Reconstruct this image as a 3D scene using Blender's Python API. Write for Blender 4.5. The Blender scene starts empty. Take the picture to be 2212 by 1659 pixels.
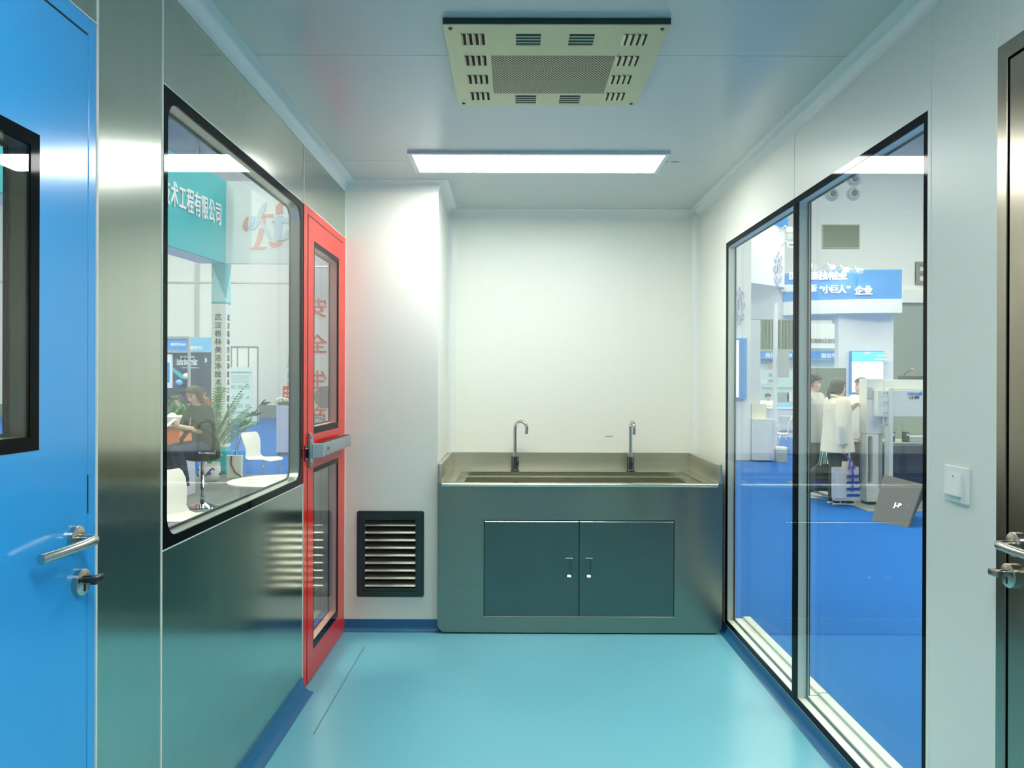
import bpy, bmesh, math, random
from mathutils import Vector, Matrix
random.seed(7)
PI = math.pi
SC = bpy.context.scene
COL = SC.collection

# ------------------------------------------------------------ camera, world, hall lights, exposure
EYE = Vector((0, 0, 1.2908))
CAM_YAW, CAM_PITCH, CAM_ROLL, FOCAL = .0024, -.0008, .0031, 1650.0
cam = bpy.data.cameras.new('camera')
cam.sensor_width = 36.0
cam.lens = 36.0 * FOCAL / 2212
cam.clip_start = .02
cam.clip_end = 200
camo = bpy.data.objects.new('camera', cam)
COL.objects.link(camo)
CAMROT = Matrix.Rotation(CAM_YAW, 3, 'Z') @ Matrix.Rotation(PI / 2 + CAM_PITCH, 3, 'X') @ Matrix.Rotation(CAM_ROLL, 3, 'Z')
camo.matrix_world = Matrix.Translation(EYE) @ CAMROT.to_4x4()
SC.camera = camo

world = bpy.data.worlds.new('hall_air')
SC.world = world
world.use_nodes = True
world.node_tree.nodes['Background'].inputs[0].default_value = (1, 1, .95, 1)
world.node_tree.nodes['Background'].inputs[1].default_value = .12

SC.view_settings.view_transform = 'Standard'
SC.view_settings.look = 'None'
SC.view_settings.gamma = 1
SC.view_settings.exposure = 0.08

LAMP_POWER = 24.5      # emission of the ceiling panel's diffuser
HALL_POWER = 1380.0


def area_light(name, loc, size, power, color=(1, 1, 1), rot=(0, 0, 0)):
    l = bpy.data.lights.new(name, 'AREA')
    l.shape = 'RECTANGLE'
    l.size, l.size_y = size
    l.energy = power
    l.color = color
    o = bpy.data.objects.new(name, l)
    o.location = loc
    o.rotation_euler = rot
    COL.objects.link(o)
    return o


for hx in (-17, -6.5, 6.5, 17):
    for hy in (2, 13, 24):
        area_light('hall_lamp', (hx, hy, 12.3), (6, 6), HALL_POWER, (1, .95, .77))

# ------------------------------------------------------------ materials


def mat(name, col, rough=.5, metal=0.0, spec=.5, noise=0.0, nscale=(8, 8, 8), bump=0.0, bscale=60, aniso=0.0,
        tangent=None, emit=None, estr=0.0, coat=0.0, rnoise=0.0, alpha=1.0):
    m = bpy.data.materials.new(name)
    m.use_nodes = True
    nt = m.node_tree
    b = nt.nodes['Principled BSDF']
    b.inputs['Base Color'].default_value = (*col, 1)
    b.inputs['Roughness'].default_value = rough
    b.inputs['Metallic'].default_value = metal
    b.inputs['Specular IOR Level'].default_value = spec
    b.inputs['Coat Weight'].default_value = coat
    b.inputs['Alpha'].default_value = alpha
    if emit:
        b.inputs['Emission Color'].default_value = (*emit, 1)
        b.inputs['Emission Strength'].default_value = estr
    tc = None
    if noise or bump or rnoise:
        tc = nt.nodes.new('ShaderNodeTexCoord')
        mp = nt.nodes.new('ShaderNodeMapping')
        mp.inputs['Scale'].default_value = nscale
        nt.links.new(tc.outputs['Object'], mp.inputs[0])
        nz = nt.nodes.new('ShaderNodeTexNoise')
        nz.inputs['Detail'].default_value = 4
        nz.inputs['Scale'].default_value = 1
        nt.links.new(mp.outputs[0], nz.inputs['Vector'])
    if noise:
        mx = nt.nodes.new('ShaderNodeMix')
        mx.data_type = 'RGBA'
        mx.inputs['A'].default_value = (*[c * (1 - noise) for c in col], 1)
        mx.inputs['B'].default_value = (*[min(1, c * (1 + noise)) for c in col], 1)
        nt.links.new(nz.outputs[0], mx.inputs['Factor'])
        nt.links.new(mx.outputs['Result'], b.inputs['Base Color'])
    if rnoise:
        mr = nt.nodes.new('ShaderNodeMapRange')
        mr.inputs['From Min'].default_value = .3
        mr.inputs['From Max'].default_value = .7
        mr.inputs['To Min'].default_value = rough - rnoise
        mr.inputs['To Max'].default_value = rough + rnoise
        nt.links.new(nz.outputs[0], mr.inputs['Value'])
        nt.links.new(mr.outputs[0], b.inputs['Roughness'])
    if bump:
        n2 = nt.nodes.new('ShaderNodeTexNoise')
        n2.inputs['Scale'].default_value = bscale
        n2.inputs['Detail'].default_value = 2
        nt.links.new(tc.outputs['Object'], n2.inputs['Vector'])
        bp = nt.nodes.new('ShaderNodeBump')
        bp.inputs['Strength'].default_value = bump
        bp.inputs['Distance'].default_value = .01
        nt.links.new(n2.outputs[0], bp.inputs['Height'])
        nt.links.new(bp.outputs[0], b.inputs['Normal'])
    if aniso:
        b.inputs['Anisotropic'].default_value = aniso
        cv = nt.nodes.new('ShaderNodeCombineXYZ')
        for i in range(3):
            cv.inputs[i].default_value = tangent[i]
        nt.links.new(cv.outputs[0], b.inputs['Tangent'])
    return m


def glass_mat(name, tint=(.97, .99, .98), f0=.04, power=5.0, gain=.96, rough=0.0):
    """clear pane: straight transmission plus a mirror reflection that grows towards grazing angles"""
    m = bpy.data.materials.new(name)
    m.use_nodes = True
    nt = m.node_tree
    for n in list(nt.nodes):
        if n.type != 'OUTPUT_MATERIAL':
            nt.nodes.remove(n)
    out = nt.nodes['Material Output']
    lw = nt.nodes.new('ShaderNodeLayerWeight')
    lw.inputs['Blend'].default_value = .5
    pw = nt.nodes.new('ShaderNodeMath')
    pw.operation = 'POWER'
    pw.inputs[1].default_value = power
    nt.links.new(lw.outputs['Facing'], pw.inputs[0])
    ma = nt.nodes.new('ShaderNodeMath')
    ma.operation = 'MULTIPLY_ADD'
    ma.inputs[1].default_value = gain
    ma.inputs[2].default_value = f0
    nt.links.new(pw.outputs[0], ma.inputs[0])
    tr = nt.nodes.new('ShaderNodeBsdfTransparent')
    tr.inputs[0].default_value = (*tint, 1)
    gl = nt.nodes.new('ShaderNodeBsdfGlossy')
    gl.inputs['Roughness'].default_value = rough
    mx = nt.nodes.new('ShaderNodeMixShader')
    nt.links.new(ma.outputs[0], mx.inputs[0])
    nt.links.new(tr.outputs[0], mx.inputs[1])
    nt.links.new(gl.outputs[0], mx.inputs[2])
    nt.links.new(mx.outputs[0], out.inputs[0])
    return m


M = {}
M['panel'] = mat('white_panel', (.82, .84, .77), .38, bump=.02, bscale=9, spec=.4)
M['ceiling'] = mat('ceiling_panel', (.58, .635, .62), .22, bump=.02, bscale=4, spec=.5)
M['cove'] = mat('cove_plastic', (.78, .82, .79), .3)
M['seam'] = mat('white_sealant', (.86, .88, .82), .4)
M['dark_seam'] = mat('dark_joint', (.10, .13, .12), .6)
M['steel_wall'] = mat('brushed_steel_wall', (.56, .60, .53), .15, 1, noise=.06, nscale=(40, 40, 2), aniso=.35,
                      tangent=(0, 1, 0), bump=.012, bscale=5)
M['steel_sink'] = mat('brushed_steel_sink', (.30, .33, .285), .25, 1, noise=.08, nscale=(2.5, 2.5, 90), aniso=.75,
                      tangent=(0, 0, 1), bump=.01, bscale=4)
M['steel_basin'] = mat('bright_basin_steel', (.72, .71, .60), .22, 1, noise=.08, nscale=(2.5, 40, 40))
M['steel_splash'] = mat('splash_steel', (.66, .65, .54), .34, 1, noise=.08, nscale=(2.5, 40, 40))
M['steel_door'] = mat('brushed_steel_door', (.36, .33, .27), .2, 1, noise=.08, nscale=(40, 40, 2), bump=.01, bscale=5)
M['steel_cabinet'] = mat('satin_steel_doors', (.16, .21, .20), .34, 1, noise=.1, nscale=(7, 7, 7))
M['steel_vent'] = mat('pale_steel_vent', (.47, .53, .38), .42, .75, noise=.05, nscale=(30, 3, 3))
M['steel_dark'] = mat('dark_grey_steel', (.07, .085, .08), .32, .8)
M['steel_louver'] = mat('louvre_steel', (.52, .52, .43), .33, 1)
M['satin'] = mat('satin_steel_handle', (.55, .53, .47), .24, 1)
M['chrome'] = mat('chrome', (.62, .63, .64), .06, 1)
M['chrome_dark'] = mat('dark_chrome', (.16, .16, .18), .08, 1)
M['blue_door'] = mat('blue_door_paint', (.045, .43, .96), .15, noise=.02, bump=.015, bscale=14, spec=.9)
M['red_door'] = mat('red_door_paint', (.80, .022, .012), .2, spec=.35)
M['grey_paint'] = mat('silver_grey_paint', (.34, .40, .40), .32, .3)
M['black_glass'] = mat('black_print', (.006, .008, .009), .05, spec=.05)
M['black'] = mat('black_rubber', (.012, .014, .015), .4)
M['void'] = mat('dark_cavity', (.01, .012, .012), .8)
M['reveal_steel'] = mat('reveal_steel', (.52, .56, .50), .28, 1)
M['reveal_dark'] = mat('reveal_bronze', (.30, .28, .22), .3, 1)
M['reveal_white'] = mat('reveal_grey', (.80, .85, .79), .35)
M['sill_white'] = mat('sill_white', (.82, .84, .78), .35)
M['reveal_red_reflection'] = mat('painted_red_reflection', (.62, .33, .27), .3, .4)  # reveal with the door's red reflection painted into its colour
M['plastic_white'] = mat('white_plastic', (.86, .87, .84), .3)
M['frame_white'] = mat('lamp_frame', (.78, .80, .80), .3)
M['diffuser'] = mat('lamp_diffuser', (.9, .9, .9), .5, emit=(.98, 1, .93), estr=LAMP_POWER)
M['glass'] = glass_mat('window_glass', f0=.03, gain=.46, power=4.0)
M['glass_outer'] = glass_mat('window_glass_outer', f0=.028, gain=.42, power=4.0)


def floor_mat():
    m = mat('cyan_vinyl', (.085, .40, .50), .27, spec=.5)
    nt = m.node_tree
    b = nt.nodes['Principled BSDF']
    tc = nt.nodes.new('ShaderNodeTexCoord')
    n1 = nt.nodes.new('ShaderNodeTexNoise')
    n1.inputs['Scale'].default_value = 2.2
    n1.inputs['Detail'].default_value = 5
    nt.links.new(tc.outputs['Object'], n1.inputs['Vector'])
    mx = nt.nodes.new('ShaderNodeMix')
    mx.data_type = 'RGBA'
    mx.inputs['A'].default_value = (.13, .40, .52, 1)
    mx.inputs['B'].default_value = (.15, .435, .55, 1)
    nt.links.new(n1.outputs[0], mx.inputs['Factor'])
    v = nt.nodes.new('ShaderNodeTexVoronoi')        # pale flecks in the vinyl
    v.inputs['Scale'].default_value = 42
    nt.links.new(tc.outputs['Object'], v.inputs['Vector'])
    lt = nt.nodes.new('ShaderNodeMath')
    lt.operation = 'LESS_THAN'
    lt.inputs[1].default_value = .055
    nt.links.new(v.outputs['Distance'], lt.inputs[0])
    ml = nt.nodes.new('ShaderNodeMath')
    ml.operation = 'MULTIPLY'
    ml.inputs[1].default_value = .45
    nt.links.new(lt.outputs[0], ml.inputs[0])
    m2 = nt.nodes.new('ShaderNodeMix')
    m2.data_type = 'RGBA'
    m2.inputs['B'].default_value = (.4, .72, .76, 1)
    nt.links.new(mx.outputs['Result'], m2.inputs['A'])
    nt.links.new(ml.outputs[0], m2.inputs['Factor'])
    nt.links.new(m2.outputs['Result'], b.inputs['Base Color'])
    return m


M['floor'] = floor_mat()
M['base_blue'] = mat('blue_vinyl_upstand', (.022, .13, .29), .3)


def perforated_mat():
    """steel sheet punched with staggered round holes"""
    m = mat('perforated_steel', (.47, .53, .38), .42, .7)
    nt = m.node_tree
    b = nt.nodes['Principled BSDF']
    tc = nt.nodes.new('ShaderNodeTexCoord')
    fac = None
    px, py = .0108, .0166
    for off in (0, .5):
        mp = nt.nodes.new('ShaderNodeMapping')
        mp.inputs['Scale'].default_value = (1 / px, 1 / py, 0)
        mp.inputs['Location'].default_value = (off, off, 0)
        nt.links.new(tc.outputs['Object'], mp.inputs[0])
        fr = nt.nodes.new('ShaderNodeVectorMath')
        fr.operation = 'FRACTION'
        nt.links.new(mp.outputs[0], fr.inputs[0])
        sb = nt.nodes.new('ShaderNodeVectorMath')
        sb.operation = 'SUBTRACT'
        sb.inputs[1].default_value = (.5, .5, 0)
        nt.links.new(fr.outputs[0], sb.inputs[0])
        sc = nt.nodes.new('ShaderNodeVectorMath')
        sc.operation = 'MULTIPLY'
        sc.inputs[1].default_value = (px, py, 0)
        nt.links.new(sb.outputs[0], sc.inputs[0])
        ln = nt.nodes.new('ShaderNodeVectorMath')
        ln.operation = 'LENGTH'
        nt.links.new(sc.outputs[0], ln.inputs[0])
        lt = nt.nodes.new('ShaderNodeMath')
        lt.operation = 'LESS_THAN'
        lt.inputs[1].default_value = .0041
        nt.links.new(ln.outputs['Value'], lt.inputs[0])
        if fac is None:
            fac = lt
        else:
            ad = nt.nodes.new('ShaderNodeMath')
            ad.operation = 'MAXIMUM'
            nt.links.new(fac.outputs[0], ad.inputs[0])
            nt.links.new(lt.outputs[0], ad.inputs[1])
            fac = ad
    mx = nt.nodes.new('ShaderNodeMix')
    mx.data_type = 'RGBA'
    mx.inputs['A'].default_value = (.47, .53, .38, 1)
    mx.inputs['B'].default_value = (.012, .016, .012, 1)
    nt.links.new(fac.outputs[0], mx.inputs['Factor'])
    nt.links.new(mx.outputs['Result'], b.inputs['Base Color'])
    return m


M['perforated'] = perforated_mat()

# ------------------------------------------------------------ helpers


def at(x, y, Y):
    """point of the place at depth Y along the sight line through a spot of the photograph"""
    d = CAMROT @ Vector(((x - 1106) / FOCAL, -(y - 829.5) / FOCAL, -1))
    return EYE + d * (Y / d.y)


class MB:
    def __init__(self):
        self.bm = bmesh.new()

    def face(self, pts):
        try:
            return self.bm.faces.new([self.bm.verts.new(p) for p in pts])
        except ValueError:
            return None

    def box(self, x0, x1, y0, y1, z0, z1, bev=0.0, seg=2, mtx=None):
        x0, x1 = min(x0, x1), max(x0, x1)
        y0, y1 = min(y0, y1), max(y0, y1)
        z0, z1 = min(z0, z1), max(z0, z1)
        t = bmesh.new()
        bmesh.ops.create_cube(t, size=1)
        for v in t.verts:
            v.co = Vector(((x0 + x1) / 2 + v.co.x * (x1 - x0), (y0 + y1) / 2 + v.co.y * (y1 - y0), (z0 + z1) / 2 + v.co.z * (z1 - z0)))
        if bev:
            bmesh.ops.bevel(t, geom=t.edges[:], offset=bev, segments=seg, affect='EDGES', profile=.6)
        self.add(t, mtx)
        return self

    def add(self, t, mtx=None):
        mp = {}
        for v in t.verts:
            mp[v] = self.bm.verts.new(mtx @ v.co if mtx else v.co)
        for f in t.faces:
            try:
                self.bm.faces.new([mp[v] for v in f.verts])
            except ValueError:
                pass
        t.free()

    def prism(self, poly, axis, a, b, bev=0.0):
        """2-D outline swept along an axis from a to b; poly in the other two axes in x, y, z order"""
        def P(u, v, w):
            return {'x': (w, u, v), 'y': (u, w, v), 'z': (u, v, w)}[axis]
        t = bmesh.new()
        n = len(poly)
        A = [t.verts.new(P(u, v, a)) for u, v in poly]
        B = [t.verts.new(P(u, v, b)) for u, v in poly]
        t.faces.new(A)
        t.faces.new(B)
        for i in range(n):
            t.faces.new((A[i], A[(i + 1) % n], B[(i + 1) % n], B[i]))
        bmesh.ops.recalc_face_normals(t, faces=t.faces[:])
        if bev:
            bmesh.ops.bevel(t, geom=t.edges[:], offset=bev, segments=2, affect='EDGES')
        self.add(t)
        return self

    def ring(self, outer, inner, axis, a, b):
        """flat frame between two outlines with the same number of points"""
        def P(u, v, w):
            return {'x': (w, u, v), 'y': (u, w, v), 'z': (u, v, w)}[axis]
        n = len(outer)
        t = bmesh.new()
        V = [[t.verts.new(P(u, v, w)) for u, v in L] for L, w in ((outer, a), (inner, a), (inner, b), (outer, b))]
        for i in range(n):
            j = (i + 1) % n
            for k in range(4):
                p, q = V[k], V[(k + 1) % 4]
                t.faces.new((p[i], p[j], q[j], q[i]))
        bmesh.ops.recalc_face_normals(t, faces=t.faces[:])
        self.add(t)
        return self

    def tube(self, pts, r, seg=12, cap=True, ry=None):
        pts = [Vector(p) for p in pts]
        n = len(pts)
        rs = list(r) if hasattr(r, '__len__') else [r] * n
        ts = []
        for i in range(n):
            a, b = pts[max(0, i - 1)], pts[min(n - 1, i + 1)]
            ts.append((b - a).normalized())
        u = ts[0].orthogonal().normalized()
        rings = []
        for i in range(n):
            u = (u - ts[i] * u.dot(ts[i]))
            if u.length < 1e-6:
                u = ts[i].orthogonal()
            u.normalize()
            w = ts[i].cross(u)
            rings.append([self.bm.verts.new(pts[i] + (u * math.cos(2 * PI * k / seg) + w * math.sin(2 * PI * k / seg)) * rs[i]) for k in range(seg)])
        for i in range(n - 1):
            for k in range(seg):
                self.bm.faces.new((rings[i][k], rings[i][(k + 1) % seg], rings[i + 1][(k + 1) % seg], rings[i + 1][k]))
        if cap:
            self.bm.faces.new(rings[0][::-1])
            self.bm.faces.new(rings[-1])
        return self

    def loft(self, rings, seg=20, cap=True, power=2.0):
        """rings: (centre, half width vector, half depth vector)"""
        R = []
        for c, a, b in rings:
            c, a, b = Vector(c), Vector(a), Vector(b)
            L = []
            for k in range(seg):
                t = 2 * PI * k / seg
                ct, st = math.cos(t), math.sin(t)
                e = 2 / power
                L.append(self.bm.verts.new(c + a * math.copysign(abs(ct) ** e, ct) + b * math.copysign(abs(st) ** e, st)))
            R.append(L)
        for i in range(len(R) - 1):
            for k in range(seg):
                self.bm.faces.new((R[i][k], R[i][(k + 1) % seg], R[i + 1][(k + 1) % seg], R[i + 1][k]))
        if cap:
            self.bm.faces.new(R[0][::-1])
            self.bm.faces.new(R[-1])
        return self

    def lathe(self, prof, c=(0, 0, 0), axis='z', seg=24):
        """prof: (radius, height) pairs turned about an axis through c"""
        c = Vector(c)
        ax = {'x': (Vector((0, 1, 0)), Vector((0, 0, 1)), Vector((1, 0, 0))), 'y': (Vector((1, 0, 0)), Vector((0, 0, 1)), Vector((0, 1, 0))),
              'z': (Vector((1, 0, 0)), Vector((0, 1, 0)), Vector((0, 0, 1)))}[axis]
        return self.loft([(c + ax[2] * h, ax[0] * max(r, 1e-4), ax[1] * max(r, 1e-4)) for r, h in prof], seg)

    def ball(self, c, r, seg=14, rings=9):
        c = Vector(c)
        r = Vector(r) if hasattr(r, '__len__') else Vector((r, r, r))
        R = []
        for i in range(1, rings):
            a = PI * i / rings
            R.append((c + Vector((0, 0, -r.z * math.cos(a))), Vector((r.x * math.sin(a), 0, 0)), Vector((0, r.y * math.sin(a), 0))))
        return self.loft(R, seg)

    def sweep(self, prof, path, closed=False):
        """sweep a 2-D profile (side, up) along a horizontal path with mitred corners"""
        P = [Vector(p) for p in path]
        n = len(P)
        R = []
        for i in range(n):
            d0 = (P[i] - P[i - 1]).normalized() if i > 0 else None
            d1 = (P[i + 1] - P[i]).normalized() if i < n - 1 else None
            if d0 is None:
                d0 = d1
            if d1 is None:
                d1 = d0
            n0 = Vector((-d0.y, d0.x, 0))
            n1 = Vector((-d1.y, d1.x, 0))
            s = n0 + n1
            s = s / s.length_squared * 2
            R.append([self.bm.verts.new(P[i] + s * u + Vector((0, 0, v))) for u, v in prof])
        m = len(prof)
        for i in range(n - 1):
            for k in range(m):
                self.bm.faces.new((R[i][k], R[i][(k + 1) % m], R[i + 1][(k + 1) % m], R[i + 1][k]))
        self.bm.faces.new(R[0])
        self.bm.faces.new(R[-1][::-1])
        return self

    def build(self, name, m, parent=None, org=None, smooth=False, mtx=None, remesh=0.0, relax=0):
        bmesh.ops.recalc_face_normals(self.bm, faces=self.bm.faces[:])
        me = bpy.data.meshes.new(name)
        if mtx:
            self.bm.transform(mtx)
        if org is not None:
            self.bm.transform(Matrix.Translation(-Vector(org)))
        if smooth is not False:
            ang = math.radians(50 if smooth is True else smooth)
            for f in self.bm.faces:
                f.smooth = True
            for e in self.bm.edges:
                if len(e.link_faces) == 2 and e.calc_face_angle(0) > ang:
                    e.smooth = False
        self.bm.to_mesh(me)
        self.bm.free()
        if remesh:
            t = bpy.data.objects.new('tmp', me)
            COL.objects.link(t)
            md = t.modifiers.new('r', 'REMESH')
            md.mode = 'VOXEL'
            md.voxel_size = remesh
            md.use_smooth_shade = True
            if relax:
                ms = t.modifiers.new('s', 'SMOOTH')
                ms.iterations = relax
                ms.factor = .5
            dg = bpy.context.evaluated_depsgraph_get()
            me2 = bpy.data.meshes.new_from_object(t.evaluated_get(dg))
            bpy.data.objects.remove(t)
            bpy.data.meshes.remove(me)
            me = me2
            me.name = name
        me.materials.clear()
        me.materials.append(m)
        o = bpy.data.objects.new(name, me)
        COL.objects.link(o)
        if parent:
            o.parent = parent
        return o


def tag(o, label, cat, group=None, kind=None):
    o['label'] = label
    o['category'] = cat
    if group:
        o['group'] = group
    if kind:
        o['kind'] = kind
    return o


def thing(name, label, cat, loc=(0, 0, 0), rz=0.0, group=None, kind=None):
    o = bpy.data.objects.new(name, None)
    o.empty_display_size = .1
    COL.objects.link(o)
    o.location = loc
    o.rotation_euler = (0, 0, rz)
    return tag(o, label, cat, group, kind)


def copy_tree(o, parent=None):
    c = o.copy()
    COL.objects.link(c)
    if parent:
        c.parent = parent
    for ch in [x for x in bpy.data.objects if x.parent is o]:
        copy_tree(ch, c)
    return c


def rrect(u0, u1, v0, v1, r, n=6):
    """rounded rectangle outline"""
    pts = []
    for cu, cv, a0 in ((u1 - r, v0 + r, -PI / 2), (u1 - r, v1 - r, 0), (u0 + r, v1 - r, PI / 2), (u0 + r, v0 + r, PI)):
        for k in range(n + 1):
            a = a0 + PI / 2 * k / n
            pts.append((cu + r * math.cos(a), cv + r * math.sin(a)))
    return pts


def rect_as(u0, u1, v0, v1, n=6):
    """plain rectangle with the point count of rrect"""
    pts = []
    for cu, cv in ((u1, v0), (u1, v1), (u0, v1), (u0, v0)):
        pts += [(cu, cv)] * (n + 1)
    return pts


def text_mesh(body, size, depth=.004, bold=0.0, align='CENTER', line=1.0, sx=1.0):
    """lettering as a mesh in the XY plane facing +Z"""
    cu = bpy.data.curves.new('lettering', 'FONT')
    cu.body = body
    cu.size = size
    cu.extrude = depth
    cu.align_x = align
    cu.align_y = 'CENTER'
    cu.space_line = line
    cu.resolution_u = 3
    t = bpy.data.objects.new('tmp', cu)
    COL.objects.link(t)
    dg = bpy.context.evaluated_depsgraph_get()
    me = bpy.data.meshes.new_from_object(t.evaluated_get(dg))
    bpy.data.objects.remove(t)
    if bold:                      # heavier strokes: shifted copies of the same glyph
        bm = bmesh.new()
        for i, (dx, dy) in enumerate(((0, 0), (1, .6), (-1, .6), (1, -.6), (-1, -.6))):
            n0 = len(bm.verts)
            bm.from_mesh(me)
            bm.verts.ensure_lookup_table()
            for v in bm.verts[n0:]:
                v.co += Vector((dx * bold, dy * bold, -.0004 * i))
        bm.to_mesh(me)
        bm.free()
    for v in me.vertices:
        v.co.x *= sx
    return me


def lettering(name, body, size, m, parent, center, right, up, org=None, depth=.004, bold=0.0, align='CENTER', line=1.0, sx=1.0):
    """lettering on a surface: centre, reading direction and up direction"""
    me = text_mesh(body, size, depth, bold, align, line, sx)
    r = Vector(right).normalized()
    u = Vector(up).normalized()
    n = r.cross(u)
    c = Vector(center) - (Vector(org) if org is not None else Vector())
    mt = Matrix(((r.x, u.x, n.x, c.x), (r.y, u.y, n.y, c.y), (r.z, u.z, n.z, c.z), (0, 0, 0, 1)))
    me.transform(mt)
    me.name = name
    me.materials.clear()
    me.materials.append(m)
    o = bpy.data.objects.new(name, me)
    COL.objects.link(o)
    if parent:
        o.parent = parent
    return o


# ------------------------------------------------------------ the room
XL, XR, HC = -.88, 1.11, 2.337
YB, YN = 4.62, -1.3            # far wall of the alcove, wall behind the viewer
YC, XC = 3.976, -.395          # boxed column: front face, right side
T = .05                        # wall thickness


def structure(o, label, cat):
    return tag(o, label, cat, kind='structure')


b = MB().box(XL - T, XR + T, YN - .05, YB + .1, -.08, 0)
structure(b.build('floor', M['floor']), 'cyan vinyl floor of the small clean room with pale flecks', 'floor')

b = MB()
ys = [YN - .05, .95, 2.438, 3.595, YB + .1]
for a, c in zip(ys[:-1], ys[1:]):
    b.box(XL - T, XR + T, a + .0012, c - .0012, HC, HC + .06)
b.box(XL - T, XR + T, YN - .05, YB + .1, HC + .004, HC + .08)
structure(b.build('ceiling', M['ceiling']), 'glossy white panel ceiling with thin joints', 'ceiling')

# left wall: steel sheets around the blue door, the window and the red door
WY0, WY1, WZ0, WZ1 = 1.916, 3.181, .869, 2.039
D1Y0, D1Y1, DZ = .68, 1.606, 2.042
D2Y0, D2Y1 = 3.190, 3.972
b = MB()
g = .002
for y0, y1, z0, z1 in ((D1Y1 + .006, 1.904, 0, HC), (1.904 + .006, D2Y0 - .006, 0, WZ0 - .003), (1.904 + .006, D2Y0 - .006, WZ1 + .003, HC),
                       (D2Y0, YC + .6, DZ + .004, HC), (YC + .004, YC + .6, 0, DZ + .003), (D1Y0, D1Y1, DZ + .004, HC), (YN, D1Y0 - .004, 0, HC)):
    b.box(XL - T, XL, y0, y1, z0, z1, bev=.0012, seg=1)
structure(b.build('wall_left', M['steel_wall']), 'brushed steel sheet wall around the blue door, window and red door', 'wall')
b = MB()
for y, z0, z1 in ((D1Y1 + .003, 0, HC), (1.907, 0, HC), (D2Y0 - .003, WZ1, HC), (D2Y0 - .003, 0, WZ0), (3.974, 0, HC - .05)):
    b.box(XL - .01, XL + .0015, y - .003, y + .003, z0, z1)
for y0, y1, z in ((1.91, D2Y0 - .003, WZ0 - .0015), (1.91, D2Y0 - .003, WZ1 + .0015), (D2Y0, 3.974, DZ + .002), (D1Y0, D1Y1, DZ + .002)):
    b.box(XL - .01, XL + .0015, y0, y1, z - .0015, z + .0015)
structure(b.build('trim_1', M['seam']), 'white sealant joints between the steel wall sheets', 'trim')

# right wall
F2Y0, F2Y1, F3Y0, F3Y1, FZ0, FZ1 = 3.016, 4.004, 2.0553, 3.012, .040, 2.0277
D3Y0, D3Y1, D3Z = .86, 1.755, 2.064
b = MB()
for y0, y1, z0, z1 in ((F2Y1, YB + .1, 0, HC), (F3Y0, F2Y1, FZ1, HC), (F3Y0, F2Y1, -.02, FZ0), (D3Y1, F3Y0, 0, HC), (D3Y0, D3Y1, D3Z, HC), (YN, D3Y0, 0, HC)):
    b.box(XR, XR + T, y0, y1, z0, z1)
structure(b.build('wall_right', M['panel']), 'white panel wall with two tall windows and a steel door', 'wall')
b = MB()
for y, z0, z1 in ((4.002, FZ1, HC), (3.033, FZ1, HC), (2.040, FZ1 - 2, HC), (1.758, 0, HC)):
    b.box(XR - .0012, XR + .01, y - .0022, y + .0022, max(0, z0), z1 - .04)
structure(b.build('trim_2', M['seam']), 'pale joint strips on the white right-hand wall', 'trim')

b = MB().box(XC - .02, XR + T, YB, YB + .09, 0, HC)
structure(b.build('wall_back', M['panel']), 'white panel wall of the alcove behind the sink', 'wall')
b = MB().box(.7005, .7035, YB - .001, YB + .01, .9, HC - .05)
structure(b.build('trim_3', M['seam']), 'fine vertical joint in the white wall above the sink', 'trim')
GX0, GX1, GZ0, GZ1 = -.813, -.465, .179, .625
b = MB()
for x0, x1, z0, z1 in ((XL, GX0 + .03, 0, HC), (GX1 - .03, XC, 0, HC), (GX0 + .03, GX1 - .03, 0, GZ0 + .03), (GX0 + .03, GX1 - .03, GZ1 - .03, HC)):
    b.box(x0, x1, YC, YC + .05, z0, z1)
b.box(XC - .05, XC, YC + .05, YB, 0, HC)
b.box(XL - T, XC - .055, YC + .35, YC + .4, 0, HC)
structure(b.build('wall_column', M['panel']), 'white boxed column with the low louvred grille', 'wall')
b = MB()  # near wall out of view; its doorway is added to let hall light in
for x0, x1, z0, z1 in ((XL - T, -.45, 0, HC), (.80, XR + T, 0, HC), (-.45, .80, 2.1, HC)):
    b.box(x0, x1, YN - .06, YN, z0, z1)
structure(b.build('wall_near', M['panel']), 'unseen white panel wall behind the viewer, doorway added to let in hall light', 'wall')


def cove_profile(r, n=6):
    """concave quarter round filling a wall to ceiling corner: side 0 at the wall, up 0 at the ceiling"""
    pts = [(0, 0), (0, -r)]
    for k in range(n + 1):
        a = PI / 2 * k / n
        pts.append((r - r * math.cos(a) + .0008, -r + r * math.sin(a) - .0008))
    pts.append((r, 0))
    return pts


R = .052
b = MB()
b.sweep(cove_profile(R), [(XR, YN, HC), (XR, YB, HC), (XC, YB, HC), (XC, YC, HC), (XL, YC, HC), (XL, YN, HC)])
structure(b.build('trim_4', M['cove'], smooth=40), 'rounded white cove between the walls and the ceiling', 'trim')
b = MB()
for cx, s in ((XR, -1), (XC, 1)):
    r = .045
    prof = [(cx - s * .01, YB + .01), (cx - s * .01, YB - r)] + [(cx + s * (r - r * math.cos(PI / 2 * k / 10)) + s * .0003, YB - r + r * math.sin(PI / 2 * k / 10) - .0003) for k in range(11)] + [(cx + s * r, YB + .01)]
    b.prism(prof, 'z', 0, HC - .03)
structure(b.build('trim_5', M['cove']), 'rounded upright coves in the two alcove corners', 'trim')


def base_profile(h=.06, r=.045, n=6):
    pts = [(0, 0), (0, h), (.004, h)]
    for k in range(n + 1):
        a = PI / 2 * k / n
        pts.append((.004 + r - r * math.cos(a), r - r * math.sin(a) + .002))
    pts.append((.004 + r, 0))
    return pts


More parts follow.
